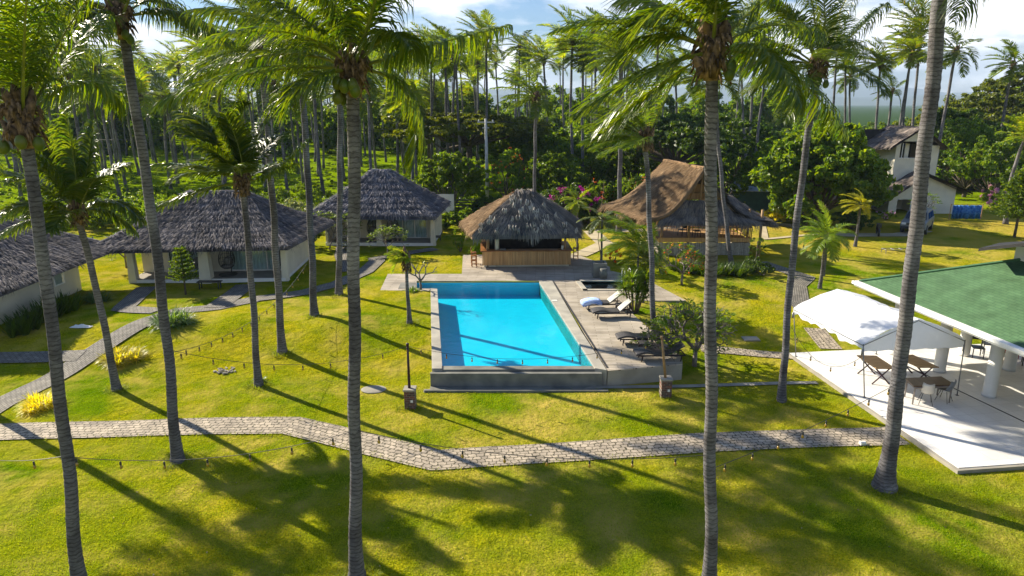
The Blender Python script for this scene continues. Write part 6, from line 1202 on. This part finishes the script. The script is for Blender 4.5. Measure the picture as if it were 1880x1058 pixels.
for i, (px, py) in enumerate(((1262, 500), (1285, 503), (1308, 505), (1330, 503), (1352, 506), (1372, 500), (1245, 497))):
    tuft('strap_plant', gnd(px, py), 'dark strap-leaved clump in the bed under the front of the stilt pavilion', 120, 1.0, .06, M_leafC, .35, .5, .4, 'plant', 3, 'strap-leaved clumps under the stilt pavilion')
make_bush('croton', gnd(1128, 482), .7, 1.1, 'orange-red croton bush by the deck between the planter and the stilt pavilion', mat=leafmat('croton', (.4, .10, .02), (.5, .25, .03)), seed=161, size=.10, per=500, nb=5)
# leafy clump of slender palms at the wading pool
t = thing('dracaena_clump', gnd(1164, 574), 'many-stemmed leafy dracaena clump between the loungers and the slender deck palm', 'plant'); mb = MB(); mc = MB()
for i in range(9):
    a = i*2.4; tp = np.array((cos(a)*.55, sin(a)*.5, 1.1+.9*((i*5) % 9)/9)); mb.tube([(cos(a)*.15, sin(a)*.15, -.1), tp*(.6, .6, .5), tp], [.05, .04, .035], 6); blades(mc, tp, 90, .75, .05, rg, .95, .05, 0, .55)
    blades(mc, tp-(0, 0, .35), 50, .6, .05, rg, 1.3, .05, 0, .7)
obj('stem', mb, M_wood, t, True); obj('leaves', mc, M_leafB, t)
def small_palm(name, base, h, label, seed, n=11, L_=1.6, mat=None, r=.06, lean=(0, 0), ll=.5, nl=34, w=.05, wind=(-.3, 0, 0), e0=80, e1=5):
    rng = np.random.default_rng(seed); t = thing(name, base, label, 'palm tree'); mb = MB(); top = (lean[0], lean[1], h); trunk_mesh(mb, (0, 0, 0), top, (0, 0, 0), r, 9, .15, rng, 1.4, .8, .03); obj('trunk', mb, M_bark, t, True)
    mb = MB(); rand_fronds(mb, top, n, L_, rng, e0, e1, wind, seed, nl=int(nl*1.35), ll=ll, w=w*.7, seg=3, droop=.35, r0=.02, sag=1.1); obj('crown', mb, [mat or M_frondy, M_rachis], t); return t
small_palm('bushy_palm', gnd(1168, 562), 3.2, 'bushy feather palm with one upright spear leaf at the wading pool', 170, 20, 2.3, M_frond, ll=.7, wind=(-.8, 0, 0)); small_palm('bushy_palm', gnd(1180, 556), 2.2, 'lower feather palm in the clump by the wading pool, right of its taller mate', 171, 18, 1.8, M_frond)
mb = MB(); small_palm('windblown_palm', gnd(1103, 490), 3.1, 'grey-green windblown palm with thin dark stem growing behind the stone planter', 172, 14, 1.5, leafmat('fox_tail', (.07, .11, .04), (.16, .2, .1)), .07, ll=.4, wind=(-.2, 0, -.2), e0=60, e1=-30, nl=40)
small_palm('windblown_palm', gnd(1059, 461), 3.6, 'light green feathery palm just right of the bar roof', 173, 12, 1.4, M_frondy, .05, ll=.4, e0=70, e1=-30, nl=40)
mb = MB(); g = gnd(1106, 488); q = np.array(atY(1098, 440, g[1])); tp = np.array(atY(1109, 335, g[1])); mb.tube([g, q, tp], [.03, .02, .006], 6); tag(obj('bare_stalk', mb, M_pole, None, True), 'long thin bare stalk rising above the windblown palm at the stone planter', 'stalk')
small_palm('short_palm', gnd(1505, 530), 3.0, 'bright green twin palm on the lawn left of the dining pavilion, taller stem', 174, 19, 1.8, leafmat('young_palm_leaf', (.10, .20, .012), (.20, .28, .02)), .09, ll=.6, e0=85, e1=-35); small_palm('short_palm', gnd(1511, 507), 2.5, 'bright green twin palm on the lawn left of the dining pavilion, shorter stem behind', 175, 16, 1.6, MATS['young_palm_leaf'], .08, ll=.55, e0=85, e1=-35)
small_palm('short_palm', gnd(1570, 453), 3.1, 'yellow-green fan-like young palm on the straw-coloured lawn before the big almond', 176, 15, 1.5, leafmat('yellow_palm', (.22, .26, .015), (.34, .34, .02)), .10, ll=.45, e0=70, e1=-25, wind=(-.8, 0, 0))
# norfolk pines
def conifer(name, base, h, r, label, seed, tiers, mat):
    rng = np.random.default_rng(seed); t = thing(name, base, label, 'tree'); mb = MB(); mb.tube([(0, 0, -.1), (.02, 0, h*.5), (0, 0, h)], [.05*h/2.4, .035*h/2.4, .01], 8); obj('trunk', mb, M_wood, t, True); mb = MB()
    for k in range(tiers):
        z = h*(.32+.66*k/tiers); rr = r*(1-.75*(k/tiers))
        for j in range(7):
            a = j*2*pi/7+k*.5; d = np.array((cos(a), sin(a), .22)); n = 60; tt_ = rng.random(n); p = np.array((0, 0, z))+d*rr*tt_[:, None]-np.array((0, 0, 1.))*(.12*rr*np.sin(tt_*pi))[:, None]; s = np.array((-sin(a), cos(a), 0)); p = p+s*(rng.normal(0, .10, n)*rr*(.4+.6*tt_))[:, None]+rng.normal(0, .025*r, (n, 3)); leaves(mb, p, np.tile((0, 0, 1.), (n, 1)), .045*h/2.2, rng, 0, 2.6)
            mb.tube([(0, 0, z), np.array((0, 0, z))+d*rr], .008*h/2.4, 4)
    obj('crown', mb, mat, t); return t
conifer('norfolk_pine', gnd(341, 541), 2.9, .85, 'small tiered norfolk pine on the grass before the nearer bungalow porch', 180, 8, M_leafB)
conifer('norfolk_pine', gnd(1862, 436), 5.4, 2.2, 'large tiered conifer at the right edge beyond the dining pavilion roof', 181, 16, M_leafA)
t = thing('topiary_shrub', gnd(1386, 500), 'dark topiary clipped into two stacked balls, right of the stilt pavilion', 'topiary'); mb = MB(); mb.tube([(0, 0, 0), (0, 0, 2.)], .04, 6); obj('stem', mb, M_wood, t); mb = MB(); rr = np.random.default_rng(7); canopy(mb, [((0, 0, .75), (.62, .62, .3)), ((0, 0, 1.15), (.42, .42, .32)), ((0, 0, 1.85), (.55, .55, .46))], 2400, .055, rr, 0, .7); obj('foliage', mb, M_leafC, t)
make_bush('hedge_shrub', gnd(1400, 506), 1.3, .9, 'low dark shrub spreading at the foot of the topiary', mat=M_leafC, seed=190, size=.08, per=800, nb=5)
# ------------------------------------------------------------ utility pole, fence, little things
g = gnd(896, 392); Yp = 70; gx_ = atY(895, 372, Yp); up = thing('utility_pole', (gx_[0], Yp, .6), 'pale concrete utility pole with crossarm between the rain tree and bar', 'utility pole'); ht = atY(893, 218, Yp)[2]-.6; mb = MB(); mb.tube([(0, 0, -.2), (-.1, 0, ht)], [.19, .12], 10); obj('pole', mb, surf('pole_concrete', (.5, .5, .48), (.4, .4, .38)), up, True)
mb = MB(); mb.box((-.1, 0, ht-.35), (1.7, .1, .12)); mb.box((-.1, 0, ht-.9), (.7, .1, .1)); obj('crossarm', mb, MATS['pole_concrete'], up)
for dx in (-.8, .6): mb = MB(); mb.lathe((dx, 0, ht-.29), [(.05, 0), (.07, .1), (.03, .2)], 8); obj('insulator', mb, M_white, up)
for i, (dx, end, lab) in enumerate(((-.8, (-75, 82, 8.2), 'thin overhead wire running left from the utility pole over the plantation'), (.6, (70, 88, 8.3), 'thin overhead wire running right from the utility pole behind the palms'))):
    a = np.array((gx_[0]+dx, Yp, ht+.4)); b = np.array(end); mb = MB(); mb.tube([a+(b-a)*k/16-np.array((0, 0, 1.6*4*(k/16)*(1-k/16))) for k in range(17)], .02, 4); tag(obj('overhead_wire', mb, M_black), lab, 'wire')
ft = thing('garden_gate', gY(836, 61.5), 'black slatted metal gate with a white panel behind the shrubs between bungalow and bar', 'gate'); mb = MB()
for k in range(7): mb.box((1.6, 0, .5+.24*k), (3.4, .05, .1))
obj('slats', mb, M_black, ft)
for x in (-.1, 1.6, 3.3): mb = MB(); mb.box((x, 0, 1.05), (.1, .08, 2.3)); obj('post', mb, M_black, ft)
mb = MB(); mb.box((-.9, .1, 1.35), (1.4, .15, 2.2)); obj('white_panel', mb, M_white, ft)
mb = MB(); mb.lathe((0, 0, 0), [(.33, 0), (.36, .03), (.3, .05)], 20); o = tag(obj('manhole_cover', mb, M_conc), 'round pale concrete cover in the grass before the pool\'s left front corner', 'cover'); p = gnd(686, 716); o.location = (p[0], p[1], p[2]); o.scale = (1.4, 1.1, 1)
mb = MB(); rr = np.random.default_rng(3)
for i in range(60): a = rr.uniform(0, 6.28); q = rr.random()**.5*.38; mb.box((cos(a)*q*1.3, sin(a)*q, .02), (.07, .06, .05), rr.uniform(0, 3))
p = gnd(415, 681); o = stuff(obj('gravel', mb, M_conc), 'small round patch of gravel in the lawn left of the straight palm', 'gravel'); o.location = p
mb = MB(); mb.box((0, 0, .02), (.75, .55, .06)); o = tag(obj('stone_slab', mb, M_conc, bevel=.01), 'square stone slab set in grass right of the tall curving palm', 'slab'); o.location = gnd(1378, 623)
mb = MB(); mb.tube([(-.055, 0, .05), (.055, 0, .05)], .05, 12); o = tag(obj('paper_cup', mb, M_white), 'white paper cup lying on the grass at the front path\'s right end', 'cup'); o.location = gnd(1583, 818); o.scale = (1.6, 1.6, 1.6)
mb = MB(); V = []; 
for j in range(7):
    for i in range(9): V.append(((i/8-.5)*1.0, (j/6-.5)*.38*(1-.3*abs(i-4)/4), .02+.12*sin(pi*j/6)*sin(pi*i/8)*(1+.4*sin(i*2.3+j))))
mb.add(V, [(j*9+i, j*9+i+1, (j+1)*9+i+1, (j+1)*9+i) for j in range(6) for i in range(8)]); o = tag(obj('white_sack', mb, M_white, None, True), 'crumpled white sack lying in the shade beside the edge-cut bungalow', 'sack'); o.location = gnd(149, 601)
t = thing('metal_rack', gnd(1645, 464), 'low pale metal rack lying on the straw-coloured grass before the scooter', 'rack'); mb = MB()
for y in (-.3, .3): mb.bar((-.9, y, .25), (.9, y, .25), .04)
for x in (-.9, -.3, .3, .9): mb.bar((x, -.3, .25), (x, .3, .25), .04)
obj('frame', mb, M_steel, t)
for x in (-.9, .9):
    for y in (-.3, .3): mb = MB(); mb.bar((x, y, 0), (x, y, .25), .04); obj('leg', mb, M_steel, t)
mb = MB(); g = gnd(1472, 468); mb.tube([(0, 0, -.1), (.15, 0, 1.5)], .05, 6); o = tag(obj('wooden_stake', mb, M_pole), 'short wooden stake in the grass between the leaning palm and the twin palms', 'stake'); o.location = g
# fallen nuts, leaves and blossoms on the near lawn
rl = np.random.default_rng(8); mb = MB(); n = 240; xs = rl.uniform(-13, 13, n); ys = rl.uniform(13.2, 24, n); P = np.array([(x, y, gh(x, y)+.02) for x, y in zip(xs, ys) if not (x > 12)]); leaves(mb, P, np.tile((0, 0, 1.), (len(P), 1)), .035, rl, 0, 1.6)
stuff(obj('fallen_leaves', mb, surf('dry_leaf', (.45, .35, .2), (.25, .16, .08), island=.5)), 'tiny fallen leaves and petals scattered over the near lawn', 'fallen leaves')
hz = MB(); hz.add([(x, y, z) for z in (-3, 262) for x, y in ((-6000, -60), (6000, -60), (6000, 6200), (-6000, 6200))], [(3, 2, 1, 0), (4, 5, 6, 7), (0, 1, 5, 4), (1, 2, 6, 5), (2, 3, 7, 6), (3, 0, 4, 7)])
hm = bpy.data.materials.new('haze'); hm.use_nodes = True; t = hm.node_tree; t.nodes.remove(t.nodes['Principled BSDF']); pv = N(t, 'ShaderNodeVolumePrincipled', i_Density=.00015, i_Anisotropy=.0); pv.inputs['Color'].default_value = (.62, .78, 1, 1); t.links.new(pv.outputs[0], t.nodes['Material Output'].inputs['Volume'])
stuff(obj('haze', hz, hm), 'thin blue air between the garden and the distant hills', 'haze')
# ------------------------------------------------------------ strings of bulbs
def onpalm(px, py, Y): return atY(px, py, Y)
y8, y9, y1, y11 = 14., 13.7, 13.7, 18.
lights('string of bulbs crossing the lower left lawn between the two bottom-cut trunks', [onpalm(-60, 840, 13.6), onpalm(115, 838, 13.6), onpalm(655, 790, 13.9)], [.1, .36])
lights('string of bulbs along the front path between the central palm and the curving palm', [onpalm(655, 790, 13.9), onpalm(1304, 835, 13.6)], .35)
lights('string of bulbs rising from the curving palm to the long leaning palm', [onpalm(1304, 862, 13.6), onpalm(1655, 700, 17.8)], .12)
lights('string of bulbs over the lawn between the left palm and the maroon pole', [onpalm(300, 640, 19.4), tuple(POSTTOP[0]-(0, 0, .1))], .62)
lights('string of bulbs crossing the front of the pool between the two brick-based posts', [tuple(POSTTOP[0]-(0, 0, .1)), tuple(POSTTOP[1]-(0, 0, .1))], .65)
lights('string of bulbs climbing from the left palm to the straight palm between the bungalows', [onpalm(300, 650, 19.4), onpalm(563, 485, 34.7)], .9)
lights('string of bulbs hanging from the leaning palm over the white terrace', [onpalm(1453, 600, 24.), tuple(eFL-Z*.5)], .9)
# ------------------------------------------------------------ grass blades over the near lawn
def grass(name, n, x0, x1, y0, y1, hgt, wd, seed, label):
    r = np.random.default_rng(seed); y = y0+(y1-y0)*r.random(n)**1.25; x = r.uniform(-1, 1, n)*(y*.80+1.5); keep = []
    PF = [gnd(*p)[:2] for p in ((-120, 801), (0, 794), (290, 786), (400, 783), (535, 782), (600, 797), (700, 822), (800, 846), (900, 839), (1100, 827), (1300, 813), (1480, 806), (1650, 801))]
    cx_, cy_ = np.array([p[0] for p in PF]), np.array([p[1] for p in PF]); yc = np.interp(x, cx_, cy_); ok = (np.abs(y-yc) > .66) | (x > cx_[-1])
    q = np.stack([x, y], 1)-Ft.o[:2]; uu = q@Ft.u[:2]; vv = q@Ft.v[:2]; ok &= ~((uu > -.15) & (vv > -.15)); ok &= ~((y > F0[0][1]-.72) & (x > F0[0][0]-.1) & (x < F0[3][0]+4.3)); ok &= x > -14+0*y
    x, y = x[ok], y[ok]; n = len(x); z = np.array([gh(a, b) for a, b in zip(x, y)]); h = hgt*r.uniform(.5, 1.4, n); ww = wd*r.uniform(.6, 1.3, n); a = r.uniform(0, 6.28, n); b = np.stack([x, y, z-.005], 1)
    edge = np.exp(-((np.abs(y-np.interp(x, cx_, cy_))-.68)/.07)**2); h = h*(1+1.6*edge)
    s = np.stack([np.cos(a), np.sin(a), 0*a], 1)*ww[:, None]; tp = np.stack([r.normal(0, .5, n)*h, r.normal(0, .5, n)*h, h], 1)
    mb = MB(); V = np.stack([b-s, b+s, b+tp], 1); mb.quads(V, np.arange(n*3).reshape(n, 3), 0); stuff(obj(name, mb, M_gr), label, 'grass')
M_gr = leafmat('grass_blade', (.14, .20, .006), (.30, .30, .012), tl=.4, rough=.6, spec=.2, tint=(1, 1, .4))
grass('grass', 260000, -13, 13, 12.8, 27, .045, .010, 1, 'short mown yellow-green grass blades of the lawn')
# tufts of longer grass at trunk feet and path edges
mb = MB(); rt = np.random.default_rng(12)
for (px, py) in ((325, 850), (214, 717), (475, 710), (518, 648), (577, 582), (622, 543), (655, 1062), (1304, 1080), (1437, 738), (1626, 900), (752, 750), (1221, 730), (751, 594)):
    g = gnd(px, py)
    for i in range(26): a = rt.uniform(0, 6.28); q = rt.uniform(.15, .5); blades(mb, (g[0]+cos(a)*q, g[1]+sin(a)*q, gh(g[0], g[1])-.02), 14, .23, .015, rt, .7, .06)
for (x0, y0, x1, y1) in ((0, 779, 290, 772), (290, 772, 535, 768), (535, 768, 800, 831), (800, 831, 1300, 799), (1300, 799, 1625, 788), (0, 809, 290, 801), (290, 801, 530, 796), (530, 796, 795, 862), (795, 862, 1300, 828), (1300, 828, 1650, 815), (700, 534, 788, 536), (791, 536, 792, 670), (1120, 690, 1250, 676), (1258, 668, 1262, 640), (1150, 556, 1255, 556), (1448, 655, 1625, 775), (760, 735, 800, 722), (1180, 745, 1215, 722), (800, 722, 1150, 718)):
    n = int(math.dist(gnd(x0, y0)[:2], gnd(x1, y1)[:2])*6)
    for i in range(n):
        k = rt.random(); g = gnd(x0+(x1-x0)*k, y0+(y1-y0)*k); blades(mb, (g[0]+rt.normal(0, .07), g[1]+rt.normal(0, .06), g[2]-.02), 9, .10 if i % 3 and y0 > 760 else .15, .014, rt, .7, .08)
stuff(obj('long_grass', mb, M_gr), 'longer uncut grass round the palm feet and along pool and path edges', 'grass')
